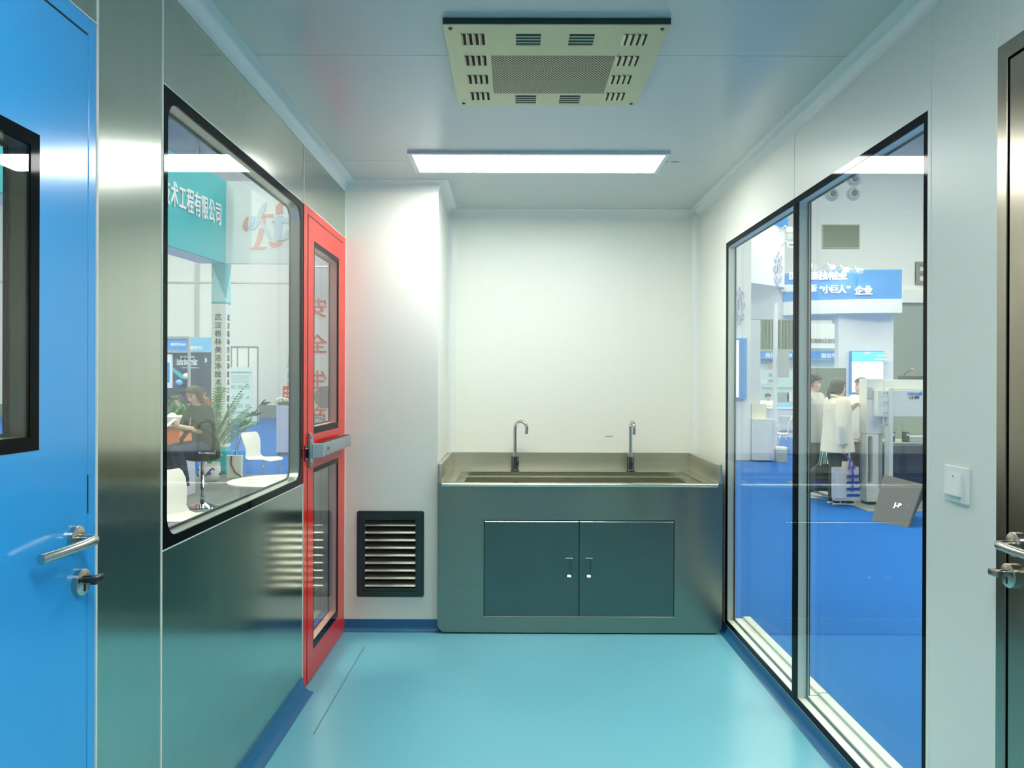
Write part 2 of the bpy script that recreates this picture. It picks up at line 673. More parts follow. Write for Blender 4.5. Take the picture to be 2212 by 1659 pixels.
structure(MB().sweep(base_profile(), [(XL, D2Y0 - .004, 0), (XL, D1Y1 + .006, 0)]).build('baseboard_left', M['base_blue'], smooth=40),
          'blue vinyl upstand under the steel wall', 'baseboard')
structure(MB().sweep(base_profile(.038, .034), [(XR, D3Y1, 0), (XR, YB - .3, 0)]).build('baseboard_right', M['base_blue'], smooth=40),
          'blue vinyl upstand under the tall windows', 'baseboard')
structure(MB().sweep(base_profile(.061, .02), [(XC, YB - .3, 0), (XC, YC, 0), (XL + .001, YC, 0)]).build('baseboard_column', M['base_blue'], smooth=40),
          'blue vinyl upstand around the foot of the boxed column', 'baseboard')


# ---- left window
def flush_window(root, s, X, y0, y1, z0, z1, bw, rr, depth, rev, border=M['black_glass'], bottom=None, bot_bw=None):
    """pane flush with the wall over a printed border, a reveal and a second pane; s = +1 when outside is +x"""
    bl, br, bb, bt = bw
    outer = rect_as(y0, y1, z0, z1)
    iy0, iy1, iz0, iz1 = y0 + bl, y1 - br, z0 + bb, z1 - bt
    inner = rrect(iy0, iy1, iz0, iz1, rr) if rr else rect_as(iy0, iy1, iz0, iz1)
    org = root.location
    MB().ring(outer, inner, 'x', X, X + s * .0065).build('printed_border', border, root, org)
    e = .004
    outl = rrect(iy0 - e, iy1 + e, iz0 - e, iz1 + e, rr + e) if rr else rect_as(iy0 - e, iy1 + e, iz0 - e, iz1 + e)
    rv = MB().ring(outl, inner, 'x', X + s * .0065, X + s * depth).build('reveal', rev, root, org, smooth=60 if rr else False)
    gb = .006
    gin = rrect(iy0 + gb, iy1 - gb, iz0 + gb, iz1 - gb, max(rr - gb, .004)) if rr else rect_as(iy0 + gb, iy1 - gb, iz0 + gb, iz1 - gb)
    MB().ring(inner, gin, 'x', X + s * (depth - .002), X + s * (depth + .003)).build('gasket', M['black'], root, org)
    MB().box(X + s * .001, X + s * .005, iy0 - .001, iy1 + .001, iz0 - .001, iz1 + .001).build('front_pane', M['glass'], root, org)
    MB().box(X + s * depth, X + s * (depth + .004), iy0 - .002, iy1 + .002, iz0 - .002, iz1 + .002).build('rear_pane', M['glass_outer'], root, org)
    return iy0, iy1, iz0, iz1


def wall_infill(root, s, X, y0, y1, z0, z1, o, d0, m):
    """solid wall between a window's outer edge and its reveal, behind the border"""
    iy0, iy1, iz0, iz1 = o
    MB().ring(rect_as(y0, y1, z0, z1), rect_as(iy0 - .004, iy1 + .004, iz0 - .004, iz1 + .004), 'x', X + s * .0066, X + s * d0).build('outer_frame', m, root, root.location)


def outer_sill(root, y0, y1):
    MB().box(XR + .0505, XR + .13, y0 + .002, y1 - .002, FZ0 - .03, FZ0 + .024).box(XR + .095, XR + .13, y0 + .002, y1 - .002, FZ0 + .024, FZ0 + .034).build('outer_sill', M['sill_white'], root, root.location)


w = thing('window_1', 'flush window with a wide black rounded border in the steel wall', 'window', (XL, 2.55, WZ0), kind='structure')
o = flush_window(w, -1, XL, WY0, WY1, WZ0, WZ1, (.022, .026, .026, .028), .055, .046, M['reveal_steel'])
wall_infill(w, -1, XL, WY0, WY1, WZ0, WZ1, o, T, M['steel_wall'])
w = thing('window_2', 'tall black-edged window beside the sink, the far one', 'window', (XR, 3.5, FZ0), kind='structure')
o = flush_window(w, 1, XR, F2Y0, F2Y1, FZ0, FZ1, (.026, .022, .022, .024), 0, .04, M['reveal_white'])
wall_infill(w, 1, XR, F2Y0, F2Y1, FZ0, FZ1, o, T, M['sill_white'])
outer_sill(w, F2Y0, F2Y1)
w = thing('window_3', 'tall black-edged window nearer the light switch', 'window', (XR, 2.5, FZ0), kind='structure')
o = flush_window(w, 1, XR, F3Y0, F3Y1, FZ0, FZ1, (.020, .017, .022, .024), 0, .04, M['reveal_white'])
wall_infill(w, 1, XR, F3Y0, F3Y1, FZ0, FZ1, o, T, M['sill_white'])
outer_sill(w, F3Y0, F3Y1)
b = MB().box(XR + .002, XR + .06, F3Y1 - .001, F2Y0 + .001, FZ0, FZ1)
structure(b.build('trim_6', M['black_glass']), 'slim black mullion between the two tall windows', 'trim')

# ------------------------------------------------------------ doors


def lever_set(root, X, s, y, z, back, zlock, m, turn_m, label=None):
    """lever handle and thumb-turn lock on a wall plane; s = direction into the room, back = lever runs towards -y"""
    org = root.location
    h = MB().lathe([(.027, 0), (.027, .008), (.024, .010), (0, .010)], (X, y, z), 'x') if s > 0 else MB().lathe([(.027, 0), (.027, -.008), (.024, -.010), (0, -.010)], (X, y, z), 'x')
    h = h.build('handle_rose', m, root, org, smooth=True)
    pts = [(X, y, z)]
    d = .046 * s
    pts += [(X + d * .4, y, z), (X + d * .75, y - .001, z), (X + d * .93, y - .005, z), (X + d, y - .012, z), (X + d, y - .03, z)]
    for k in range(1, 9):
        t = k / 8
        pts.append((X + d - .016 * s * t ** 1.6, y - .03 - .128 * t, z - .001 - .004 * t))
    MB().tube(pts, .0095, 14).build('lever', m, h, org, smooth=True)
    k = MB().lathe([(.027, 0), (.027, .010 * s), (.024, .012 * s), (0, .012 * s)], (X, y + .015, zlock), 'x').build('lock_rose', m, root, org, smooth=True)
    t = MB()
    t.tube([(X + .01 * s, y + .015, zlock + .006), (X + .035 * s, y + .015, zlock + .006)], .008, 12)
    t.box(X + .03 * s, X + .045 * s, y + .015 - .017, y + .015 + .017, zlock + .006 - .008, zlock + .006 + .008, bev=.004)
    t.build('thumb_turn', turn_m, k, org, smooth=True)
    MB().box(X + .0115 * s, X + .0128 * s, y + .013, y + .018, zlock - .018, zlock - .004).build('keyhole', M['void'], k, org)


# blue door
d = thing('door_1', 'blue flush door with a black-edged window and a steel lever handle', 'door', (XL, 1.15, 0), kind='structure')
org = d.location
VY0, VY1, VZ0, VZ1 = .93, 1.411, 1.165, 1.747
b = MB()
fy = 1.573
b.box(XL - .04, XL + .0015, fy + .0015, D1Y1 - .004, 0, DZ, bev=.001, seg=1)
b.box(XL - .04, XL + .0015, D1Y0 + .002, fy + .0015, 2.008, DZ, bev=.001, seg=1)
b.box(XL - .04, XL + .0015, D1Y0 + .002, D1Y0 + .03, 0, 2.008, bev=.001, seg=1)
b.build('frame', M['blue_door'], d, org)
b = MB()
for y0, y1, z0, z1 in ((D1Y0 + .034, VY0, 0.006, 2.003), (VY1, fy - .0012, .006, 2.003), (VY0, VY1, .006, VZ0), (VY0, VY1, VZ1, 2.003)):
    b.box(XL - .05, XL + .001, y0, y1, z0, z1)
b.build('leaf', M['blue_door'], d, org)
MB().box(XL - .03, XL + .0005, .72, fy - .003, 2.003, 2.008).build('top_gap', M['void'], d, org)
MB().box(XL - .02, XL + .0018, fy - .001, fy + .003, 1.02, 1.10).build('latch_gap', M['steel_dark'], d, org)
v = thing('window', '', '', (XL, 1.17, VZ0))
del v['label'], v['category']
v.parent = d
v.location = Vector((XL, 1.17, VZ0)) - d.location
o = (VY0, VY1, VZ0, VZ1)
orgv = Vector((XL, 1.17, VZ0))


class _O:
    location = orgv


def door_window(parent, y0, y1, z0, z1, bw, rev, X=XL, s=-1, depth=.042):
    base = parent.location
    iy0, iy1, iz0, iz1 = y0 + bw[0], y1 - bw[1], z0 + bw[2], z1 - bw[3]
    vis = MB().ring(rect_as(y0, y1, z0, z1), rect_as(iy0, iy1, iz0, iz1), 'x', X - s * .002, X + s * .006).build('window_border', M['black_glass'], parent, base)
    MB().ring(rect_as(iy0 - .004, iy1 + .004, iz0 - .004, iz1 + .004), rect_as(iy0, iy1, iz0, iz1), 'x', X + s * .006, X + s * depth).build('window_reveal', rev, vis, base)
    MB().ring(rect_as(iy0, iy1, iz0, iz1), rect_as(iy0 + .006, iy1 - .006, iz0 + .006, iz1 - .006), 'x', X + s * (depth - .002), X + s * (depth + .003)).build('window_gasket', M['black'], vis, base)
    MB().box(X + s * .000, X + s * .004, iy0 - .001, iy1 + .001, iz0 - .001, iz1 + .001).build('front_pane', M['glass'], vis, base)
    MB().box(X + s * depth, X + s * (depth + .004), iy0 - .002, iy1 + .002, iz0 - .002, iz1 + .002).build('rear_pane', M['glass_outer'], vis, base)


bpy.data.objects.remove(v)
door_window(d, VY0, VY1, VZ0, VZ1, (.026, .026, .026, .026), M['reveal_dark'])
lever_set(d, XL + .001, 1, 1.528, .976, True, .886, M['satin'], M['steel_dark'])

# red door
d = thing('door_2', 'red emergency door with two narrow windows and a grey push bar', 'door', (XL, 3.58, 0), kind='structure')
org = d.location
b = MB()
X1 = XL + .0015
b.box(XL - .05, X1, D2Y0, 3.249, 0, DZ, bev=.001, seg=1)
b.box(XL - .05, X1, 3.915, D2Y1, 0, DZ, bev=.001, seg=1)
b.box(XL - .05, X1, 3.249, 3.915, 2.009, DZ, bev=.001, seg=1)
b.build('frame', M['red_door'], d, org)
b = MB()
X1 = XL + .0035
ly0, ly1 = 3.2515, 3.9125
uy0, uy1, uz0, uz1 = 3.345, 3.816, 1.067, 1.912
bz0, bz1 = .122, .918
for y0, y1, z0, z1 in ((ly0, uy0, .005, 2.003), (uy1, ly1, .005, 2.003), (uy0, uy1, uz1, 2.003), (uy0, uy1, bz1, uz0), (uy0, uy1, .005, bz0)):
    b.box(XL - .045, X1, y0, y1, z0, z1)
b.build('leaf', M['red_door'], d, org)
MB().box(XL - .03, XL + .001, ly0, ly1, 2.003, 2.009).build('top_gap', M['void'], d, org)
door_window(d, uy0, uy1, uz0, uz1, (.006, .012, .03, .022), M['reveal_red_reflection'], XL + .002)
door_window(d, uy0, uy1, bz0, bz1, (.006, .012, .03, .022), M['reveal_red_reflection'], XL + .002)
# push bar
hx = X1
b = MB()
b.prism([(3.255, .935), (3.275, .925), (3.32, .962), (3.34, .970), (3.34, 1.020), (3.32, 1.028), (3.275, 1.078), (3.255, 1.074)], 'x', hx, hx + .010, bev=.002)
b.prism([(hx, 3.285), (hx + .012, 3.275), (hx + .0455, 3.33), (hx + .0455, 3.358), (hx, 3.37)], 'z', .966, 1.026, bev=.002)
br = b.build('push_bar_bracket', M['grey_paint'], d, org, smooth=30)
b = MB()
for z in (1.055, .945):
    b.lathe([(.004, hx + .010), (.004, hx + .012)], (0, 3.268, z), 'x', 10)
b.build('bracket_screw', M['steel_dark'], br, org)
b = MB()
b.box(hx + .015, hx + .045, 3.352, 3.905, .968, 1.026, bev=.006, seg=2)
pb = b.build('push_bar', M['grey_paint'], d, org, smooth=30)
MB().box(hx + .018, hx + .040, 3.37, 3.885, 1.0255, 1.029, bev=.001).build('bar_top_slot', M['steel_dark'], pb, org)
MB().box(hx + .0445, hx + .047, 3.41, 3.44, .99, 1.004, bev=.001).build('bar_indicator', M['chrome_dark'], pb, org)
MB().box(hx + .008, hx + .015, 3.29, 3.325, .977, 1.008, bev=.002).build('latch_bolt', M['reveal_steel'], br, org)
MB().box(hx, hx + .03, 3.84, 3.89, .975, 1.02, bev=.004).build('bar_end_block', M['steel_dark'], pb, org)
b = MB()
b.box(XL + .001, XL + .006, 3.204, 3.244, .960, 1.028, bev=.0015)
b.box(XL + .001, XL + .016, 3.220, 3.240, .974, 1.014, bev=.002)
b.build('strike_plate', M['chrome_dark'], d, org)

# steel door on the right
d = thing('door_3', 'brushed steel door with a lever handle beside the light switch', 'door', (XR, 1.3, 0), kind='structure')
org = d.location
b = MB()
b.box(XR - .006, XR + .05, 1.716, D3Y1 - .004, 0, D3Z - .002, bev=.0015, seg=1)
b.box(XR - .006, XR + .05, D3Y0 + .004, 1.716, D3Z - .040, D3Z - .002, bev=.0015, seg=1)
b.box(XR - .006, XR + .05, D3Y0 + .004, D3Y0 + .04, 0, D3Z - .04, bev=.0015, seg=1)
b.build('frame', M['steel_door'], d, org)
MB().box(XR - .003, XR + .045, D3Y0 + .043, 1.711, .006, D3Z - .044, bev=.0015, seg=1).build('leaf', M['steel_door'], d, org)
MB().box(XR + .002, XR + .045, 1.711, 1.716, 0, D3Z - .042).build('leaf_gap', M['void'], d, org)
lever_set(d, XR - .003, -1, 1.682, .940, True, .868, M['satin'], M['satin'])

# ------------------------------------------------------------ light switch
t = thing('light_switch', 'white rocker light switch on the white wall near the steel door', 'switch', (XR, 1.9055, 1.043))
org = t.location
MB().box(XR - .011, XR, 1.857, 1.954, .998, 1.088, bev=.004, seg=3).build('plate', M['plastic_white'], t, org, smooth=30)
b = MB()
b.prism([(XR - .010, 1.014), (XR - .022, 1.016), (XR - .014, 1.072), (XR - .010, 1.072)], 'y', 1.872, 1.939, bev=.0012)
rk = b.build('rocker', M['plastic_white'], t, org)
MB().lathe([(.0022, 0), (.0022, -.002), (0, -.002)], (XR - .0146, 1.9055, 1.063), 'x', 12).build('indicator', M['grey_paint'], rk, org)

# ------------------------------------------------------------ ceiling lamp
LX0, LX1, LY0, LY1 = -.484, .703, 3.444, 3.764
t = thing('ceiling_light', 'long flat LED panel light glowing white on the ceiling before the sink alcove', 'ceiling light', ((LX0 + LX1) / 2, (LY0 + LY1) / 2, HC), 0, 'LED panel lights')
org = t.location
MB().ring(rect_as(LX0, LX1, LY0, LY1), rect_as(LX0 + .02, LX1 - .02, LY0 + .02, LY1 - .016), 'z', HC - .012, HC).build('frame', M['frame_white'], t, org)
MB().box(LX0 + .02, LX1 - .02, LY0 + .02, LY1 - .016, HC - .0115, HC - .002).build('diffuser', M['diffuser'], t, org)

# its twin over the near half of the room: it lights the doors beside the viewer
t2 = copy_tree(t)
t2.location = ((LX0 + LX1) / 2, .62, HC)
t2['label'] = 'long flat LED panel light over the near end of the room'

# ------------------------------------------------------------ ceiling vent
VX0, VX1, VYA, VYB = -.207, .4465, 2.186, 2.822
t = thing('ceiling_vent', 'square perforated steel air outlet with louvre slots on the ceiling', 'vent', ((VX0 + VX1) / 2, (VYA + VYB) / 2, HC))
org = t.location
zv = HC - .020
MB().box(VX0, VX1, VYA, VYB, HC - .018, HC, bev=.001, seg=1).build('housing', M['steel_dark'], t, org)
px0, px1, py0, py1 = VX0 + .132, VX1 - .132, VYA + .205, VYB - .118
b = MB()
for x0, x1, y0, y1 in ((VX0, px0, VYA, VYB), (px1, VX1, VYA, VYB), (px0, px1, VYA, py0), (px0, px1, py1, VYB)):
    b.box(x0, x1, y0, y1, zv, HC - .018)
b.build('face_plate', M['steel_vent'], t, org)
MB().box(px0, px1, py0, py1, zv, HC - .018).build('perforated_screen', M['perforated'], t, org)


def louvre(bl, bs, cx, cy, L, along):
    """pressed louvre: a dark slit beside a raised lip"""
    w = .0078
    if along == 'x':
        bs.box(cx - L / 2, cx + L / 2, cy - w / 2 - .003, cy + w / 2, zv - .0006, zv + .001)
        bl.prism([(cy + w / 2, zv), (cy + w / 2 + .008, zv), (cy + w / 2 + .007, zv - .0018)], 'x', cx - L / 2, cx + L / 2)
    else:
        bs.box(cx - w / 2, cx + w / 2, cy - L / 2, cy + L / 2, zv - .0006, zv + .001)
        bl.prism([(cx - w / 2, zv), (cx - w / 2 - .007, zv), (cx - w / 2, zv - .005)], 'y', cy - L / 2, cy + L / 2)


def bank(cx, cy, along, L):
    bl, bs = MB(), MB()
    for k in range(4):
        if along == 'y':
            louvre(bl, bs, cx + (k - 1.5) * .0185, cy, L, 'y')
        else:
            louvre(bl, bs, cx, cy + (k - 1.5) * .0195, L, 'x')
    o = bl.build('louvre_bank', M['steel_vent'], t, org)
    bs.build('slits', M['void'], o, org)


for cy in (VYA + .095, VYA + .245, VYA + .395, VYA + .545):
    for side in (VX0 + .085, VX1 - .088):
        bank(side, cy, 'y', .072)
for cy0 in (VYA + .095, VYB - .062):
    for cx in (VX0 + .247, VX0 + .405):
        bank(cx, cy0, 'x', .074)
for x in (VX0 + .02, VX1 - .02):
    for y in (VYA + .025, VYB - .02):
        MB().lathe([(.005, zv - .003), (.006, zv)], (x, y, 0), 'z', 10).build('screw', M['steel_dark'], t, org)

# ------------------------------------------------------------ wall grille in the column
t = thing('wall_grille', 'dark steel return-air grille with bright louvres low on the column', 'grille', ((GX0 + GX1) / 2, YC, GZ0))
org = t.location
b = MB()
fw = .045
yo = YC - .014
n = 6
out0 = rrect(GX0, GX1, GZ0, GZ1, .01, n)
out1 = rrect(GX0 + .012, GX1 - .012, GZ0 + .012, GZ1 - .012, .008, n)
inn = rect_as(GX0 + fw * .68, GX1 - fw * .68, GZ0 + fw * .68, GZ1 - fw * .68, n)
b.ring(out0, inn, 'y', YC - .008, YC)
b.ring(out1, inn, 'y', yo, YC - .008)
fr = b.build('frame', M['steel_dark'], t, org)
ix0, ix1, iz0, iz1 = GX0 + fw * .70, GX1 - fw * .70, GZ0 + fw * .70, GZ1 - fw * .70
b = MB().ring(rect_as(ix0, ix1, iz0, iz1), rect_as(ix0 + .012, ix1 - .012, iz0 + .014, iz1 - .014), 'y', YC - .010, YC + .03)
b.build('inner_frame', M['steel_dark'], t, org)
lx0, lx1, lz0, lz1 = ix0 + .012, ix1 - .012, iz0 + .014, iz1 - .014
p = (lz1 - lz0) / 9
for k in range(9):
    zb = lz0 + k * p + .006
    b = MB()
    b.prism([(YC - .007, zb), (YC - .007, zb + .003), (YC + .017, zb + .0275), (YC + .017, zb + .0245)], 'x', lx0, lx1)
    b.build('louvre', M['steel_louver'], t, org)
MB().box(ix0, ix1, YC + .03, YC + .035, iz0, iz1).build('filter_backing', M['void'], t, org)

# ------------------------------------------------------------ sink unit
SX0, SX1, SY0, SY1 = -.391, 1.076, 3.933, 4.615
ZR = .775
ZS = .875
t = thing('sink_unit', 'long stainless steel wash trough with two cupboard doors below', 'sink', ((SX0 + SX1) / 2, (SY0 + SY1) / 2, 0))
org = t.location
DX0, DX1, DZ0, DZ1 = -.149, .826, .095, .584
b = MB()
# front sheet with rounded lower corners around the door opening
n = 6
r = .045
outl = []
for cu, cv, a0, rr in ((SX1 - r, .008 + r, -PI / 2, r), (SX1, ZR, 0, 0), (SX0, ZR, PI / 2, 0), (SX0 + r, .008 + r, PI, r)):
    for k in range(n + 1):
        a = a0 + PI / 2 * k / n
        outl.append((cu + rr * math.cos(a), cv + rr * math.sin(a)))
b.ring(outl, rect_as(DX0 - .003, DX1 + .003, DZ0 - .003, DZ1 + .003), 'y', SY0, SY0 + .012)
body = b.build('front_panel', M['steel_sink'], t, org)
for xs in (SX0 + .004, SX1 - .014):
    MB().box(xs, xs + .010, SY0 + .013, SY1, .05, ZR - .03).build('side_panel', M['steel_sink'], t, org)
MB().prism([(SY0 + .003, DZ0 - .001), (SY0 - .0012, DZ0 - .006), (SY0 + .003, DZ0 - .007)], 'x', DX0, DX1).build('opening_edge', M['satin'], body, org)
MB().box(SX0 + .014, SX1 - .014, SY0 + .03, SY0 + .05, .06, .62).build('cupboard_inside', M['void'], t, org)
b = MB()
b.box(SX0 + .02, SX1 - .02, SY0 + .06, SY1 - .05, 0, .06)
b.build('plinth', M['black'], t, org)
# splash rim along the back and both ends
rim = MB()
rim.box(SX0, SX1, SY1 - .02, SY1, ZR - .03, ZS)
rim.box(SX0, SX0 + .022, SY0 + .004, SY1 - .02, ZR - .03, ZS, bev=.004)
rim.box(SX1 - .022, SX1, SY0 + .004, SY1 - .02, ZR - .03, ZS, bev=.004)
rim.build('splash_rim', M['steel_splash'], t, org, smooth=30)
# deck with the trough cut in, a step half way down
BY0, BY1, BX0, BX1 = SY0 + .060, SY1 - .155, SX0 + .085, SX1 - .085
deck = MB()
deck.box(SX0 + .022, SX1 - .022, SY0 + .002, BY0, ZR - .025, ZR, bev=.004)
deck.box(SX0 + .022, SX1 - .022, BY1, SY1 - .02, ZR - .012, ZR)
deck.box(SX0 + .022, BX0, BY0, BY1, ZR - .012, ZR)
deck.box(BX1, SX1 - .022, BY0, BY1, ZR - .012, ZR)
deck.build('deck', M['steel_basin'], t, org, smooth=30)
bs = MB()


def tray(mb, x0, x1, y0, y1, z0, z1):
    A = [(x0, y0), (x1, y0), (x1, y1), (x0, y1)]
    for i in range(4):
        p, q = A[i], A[(i + 1) % 4]
        mb.face([(*p, z1), (*q, z1), (*q, z0), (*p, z0)])


tray(bs, BX0 + .0005, BX1 - .0005, BY0 + .0005, BY1 - .0005, ZR - .028, ZR - .0122)
s_ = .035
for x0, x1, y0, y1 in ((BX0, BX1, BY0, BY0 + s_), (BX0, BX1, BY1 - s_, BY1), (BX0, BX0 + s_, BY0 + s_, BY1 - s_), (BX1 - s_, BX1, BY0 + s_, BY1 - s_)):
    bs.face([(x0, y0, ZR - .028), (x1, y0, ZR - .028), (x1, y1, ZR - .028), (x0, y1, ZR - .028)])
tray(bs, BX0 + s_, BX1 - s_, BY0 + s_, BY1 - s_, ZR - .20, ZR - .028)
bs.face([(BX0 + s_, BY0 + s_, ZR - .20), (BX1 - s_, BY0 + s_, ZR - .20), (BX1 - s_, BY1 - s_, ZR - .20), (BX0 + s_, BY1 - s_, ZR - .20)])
bs.build('basin', M['steel_basin'], t, org)
MB().tube([(SX0 + .022, SY0 + .004, ZR - .008), (SX1 - .022, SY0 + .004, ZR - .008)], .010, 12).build('front_lip', M['steel_basin'], t, org, smooth=True)
mid = .339
for x0, x1, hx0 in ((DX0, mid - .002, .270), (mid + .002, DX1, .372)):
    hx1, hz0, hz1 = hx0 + .036, .286, .398
    b = MB()
    yd = SY0 + .001
    for a0, a1, c0, c1 in ((x0, hx0, DZ0, DZ1), (hx1, x1, DZ0, DZ1), (hx0, hx1, DZ0, hz0), (hx0, hx1, hz1, DZ1)):
        b.box(a0, a1, yd, yd + .018, c0, c1)
    dr = b.build('cupboard_door', M['steel_cabinet'], t, org)
    b = MB()
    b.ring(rect_as(hx0, hx1, hz0, hz1), rect_as(hx0 + .008, hx1 - .008, hz0 + .008, hz1 - .012), 'y', yd - .003, yd + .010)
    b.box(hx0, hx1, yd + .010, yd + .018, hz0, hz1)
    pu = b.build('recessed_pull', M['steel_cabinet'], dr, org)
    MB().prism([(yd + .001, hz1 - .002), (yd - .0045, hz1 - .006), (yd + .001, hz1 - .008)], 'x', hx0, hx1).build('pull_lip', M['satin'], pu, org)
    MB().prism([(yd + .009, hz0 + .017), (yd - .001, hz0 + .008), (yd + .009, hz0 + .006)], 'x', hx0 + .009, hx1 - .009).build('pull_lip', M['satin'], pu, org)
    MB().prism([(yd + .003, DZ1 - .0005), (yd - .0015, DZ1 - .0055), (yd + .003, DZ1 - .007)], 'x', x0 + .001, x1 - .001).build('door_top_edge', M['satin'], dr, org)


def faucet(x, y, label, ang):
    t = thing('faucet', label, 'faucet', (x, y, ZR), ang, 'sensor taps on the wash trough')
    MB().lathe([(.026, 0), (.026, .004), (.0215, .007), (.0205, .010), (.0205, .082), (.0195, .085), (0, .085)]).build('base', M['chrome_dark'], t, smooth=True)
    pts, rs = [], []
    for z, r in ((.084, .014), (.094, .0135), (.11, .0115), (.15, .0105), (.20, .0105), (.235, .0105)):
        pts.append((0, 0, z))
        rs.append(r)
    R = .040
    for k in range(1, 12):
        a = PI * k / 11 * .96
        pts.append((0, -R + R * math.cos(a), .250 + R * math.sin(a) * 1.05))
        rs.append(.0105)
    pts.append((0, pts[-1][1] + .004, .222))
    rs.append(.0108)
    sp = MB().tube(pts, rs, 16).build('spout', M['chrome'], t, smooth=True)
    MB().lathe([(.0085, -.0015), (.0085, .001)], pts[-1], 'z', 12).build('aerator', M['void'], sp, smooth=True)
    e = MB().lathe([(.009, 0), (.009, .002)], (0, 0, 0), 'y', 18)
    o = e.build('sensor_eye', M['void'], t, mtx=Matrix.Translation((0, -.0215, .044)) @ Matrix.Diagonal((.8, 1, 1.7, 1)))
    return t


faucet(.008, 4.51, 'chrome sensor tap with its spout turned to the side', 1.05)
faucet(.690, 4.51, 'chrome sensor tap with its spout pointing straight out', .12)

# little marks on the wall and the floor joints
b = MB().box(.552, .600, YB - .0012, YB - .0002, .9705, .9735)
structure(b.build('trim_7', M['dark_seam']), 'short dark scuff mark on the white wall between the taps', 'mark')
b = MB()
b.tube([(-.732, 2.80, .0006), (-.730, 3.3, .0006), (-.727, 3.74, .0006)], .0013, 6)
structure(b.build('trim_8', M['dark_seam']), 'thin dark joint line in the floor vinyl beside the red door', 'mark')
b = MB()
for x0, x1, y in ((.71, .718, 3.60), (.738, .775, 3.602)):
    b.box(x0, x1, y - .0014, y + .0014, HC - .0015, HC)
structure(b.build('trim_9', M['dark_seam']), 'dark smudge along the ceiling joint beside the lamp', 'mark')

# ------------------------------------------------------------ the hall outside
ZH = -.27
M['carpet_blue'] = mat('blue_carpet', (.018, .125, .45), .95, noise=.12, nscale=(30, 30, 30), spec=.1)
M['carpet_grey'] = mat('grey_carpet', (.22, .24, .24), .95, noise=.18, nscale=(6, 40, 6), spec=.1)
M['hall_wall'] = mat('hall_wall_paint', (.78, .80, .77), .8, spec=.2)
b = MB().box(-30, 30, -10, 34.5, ZH - .1, ZH)
structure(b.build('floor_hall', M['carpet_blue']), 'bright blue carpet of the exhibition hall', 'floor')
b = MB().box(-30, 30, 34, 34.3, ZH, 13)
structure(b.build('wall_hall_far', M['hall_wall']), 'tall white end wall of the exhibition hall', 'wall')
b = MB().box(-30.3, -30, -10, 34.3, ZH, 13)
structure(b.build('wall_hall_left', M['hall_wall']), 'white side wall of the hall beyond the booths', 'wall')
b = MB().box(30, 30.3, -10, 34.3, ZH, 13)
structure(b.build('wall_hall_right', M['hall_wall']), 'white side wall of the hall beyond the machines', 'wall')
M['roof'] = mat('hall_roof', (.42, .44, .42), .8, spec=.2)
b = MB().box(-30.3, 30.3, -10.3, 34.3, 13, 13.2)
structure(b.build('ceiling_hall', M['roof']), 'dark grey roof high over the exhibition hall', 'ceiling')
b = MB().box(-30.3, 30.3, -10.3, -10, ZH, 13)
M['near_wall_dimmed'] = mat('hall_near_wall_darkened', (.13, .17, .14), .8, spec=.2)  # unseen wall, coloured dark to keep the sink's reflections dim
structure(b.build('wall_hall_near', M['near_wall_dimmed']), 'unseen hall wall behind the viewer, darkened to dim reflections', 'wall')


def hm(name, col, rough=.5, **k):
    M[name] = mat(name, col, rough, **k)
    return M[name]


hm('teal', (.02, .50, .55), .4)
hm('teal_pale', (.42, .80, .84), .4)
hm('fascia_white', (.80, .84, .88), .45)
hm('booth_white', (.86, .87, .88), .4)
hm('booth_shade', (.66, .70, .76), .45)  # booth white darkened; carries painted shade on tower return and fascia underside
hm('text_white', (.92, .93, .93), .5)
hm('text_black', (.03, .03, .03), .6)
hm('text_grey', (.25, .28, .30), .6)
hm('text_red', (.75, .12, .08), .6)
hm('logo_red', (.72, .30, .24), .6)
hm('logo_blue', (.45, .62, .78), .6)
hm('booth_blue', (.05, .32, .80), .4)
hm('sky_blue', (.16, .50, .80), .4)
hm('navy', (.03, .05, .12), .3)
hm('chair_white', (.86, .86, .82), .3)
hm('jeans', (.02, .04, .11), .8, noise=.25, nscale=(40, 40, 40))
hm('sweater_dark', (.02, .035, .028), .85, bump=.5, bscale=10)
hm('skin', (.78, .52, .40), .55)
hm('hair_brown', (.035, .028, .016), .5)
hm('hair_black', (.014, .014, .014), .45)
hm('orange', (.85, .20, .05), .4)
hm('paper', (.85, .86, .84), .6)
hm('leaf', (.09, .32, .10), .5, noise=.3, nscale=(6, 6, 6))
hm('leaf_dark', (.02, .10, .04), .5)
hm('porcelain', (.80, .82, .84), .15)
hm('glaze_blue', (.03, .07, .35), .2)
hm('mint', (.36, .56, .54), .5)
hm('mint_pale', (.62, .78, .76), .5)
hm('green_band', (.05, .50, .28), .5)
hm('print_grey', (.35, .45, .45), .6)
hm('dark_grey', (.05, .055, .055), .6)
hm('mid_grey', (.22, .24, .24), .6)
hm('wall_dark', (.24, .29, .27), .8)
hm('lavender', (.62, .64, .80), .4)
hm('cream', (.80, .76, .62), .7)
hm('peach', (.85, .55, .42), .6)
hm('red_box', (.62, .08, .06), .5)
hm('aluminium', (.62, .66, .66), .3, metal=.6)
hm('grille_green', (.34, .40, .28), .5)
hm('curtain', (.30, .38, .31), .8)
hm('letter_brown', (.20, .17, .16), .6)
hm('lace_clear', (.75, .8, .8), .1)
hm('plate_grey', (.085, .088, .098), .5)
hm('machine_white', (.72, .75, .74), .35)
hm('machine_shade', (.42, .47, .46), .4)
hm('polo', (.56, .58, .57), .85, bump=.45, bscale=9)
hm('jacket', (.80, .74, .61), .85, bump=.5, bscale=8)
hm('sweat_white', (.82, .83, .81), .85, bump=.5, bscale=9)
hm('trousers', (.035, .045, .045), .85, bump=.4, bscale=9)
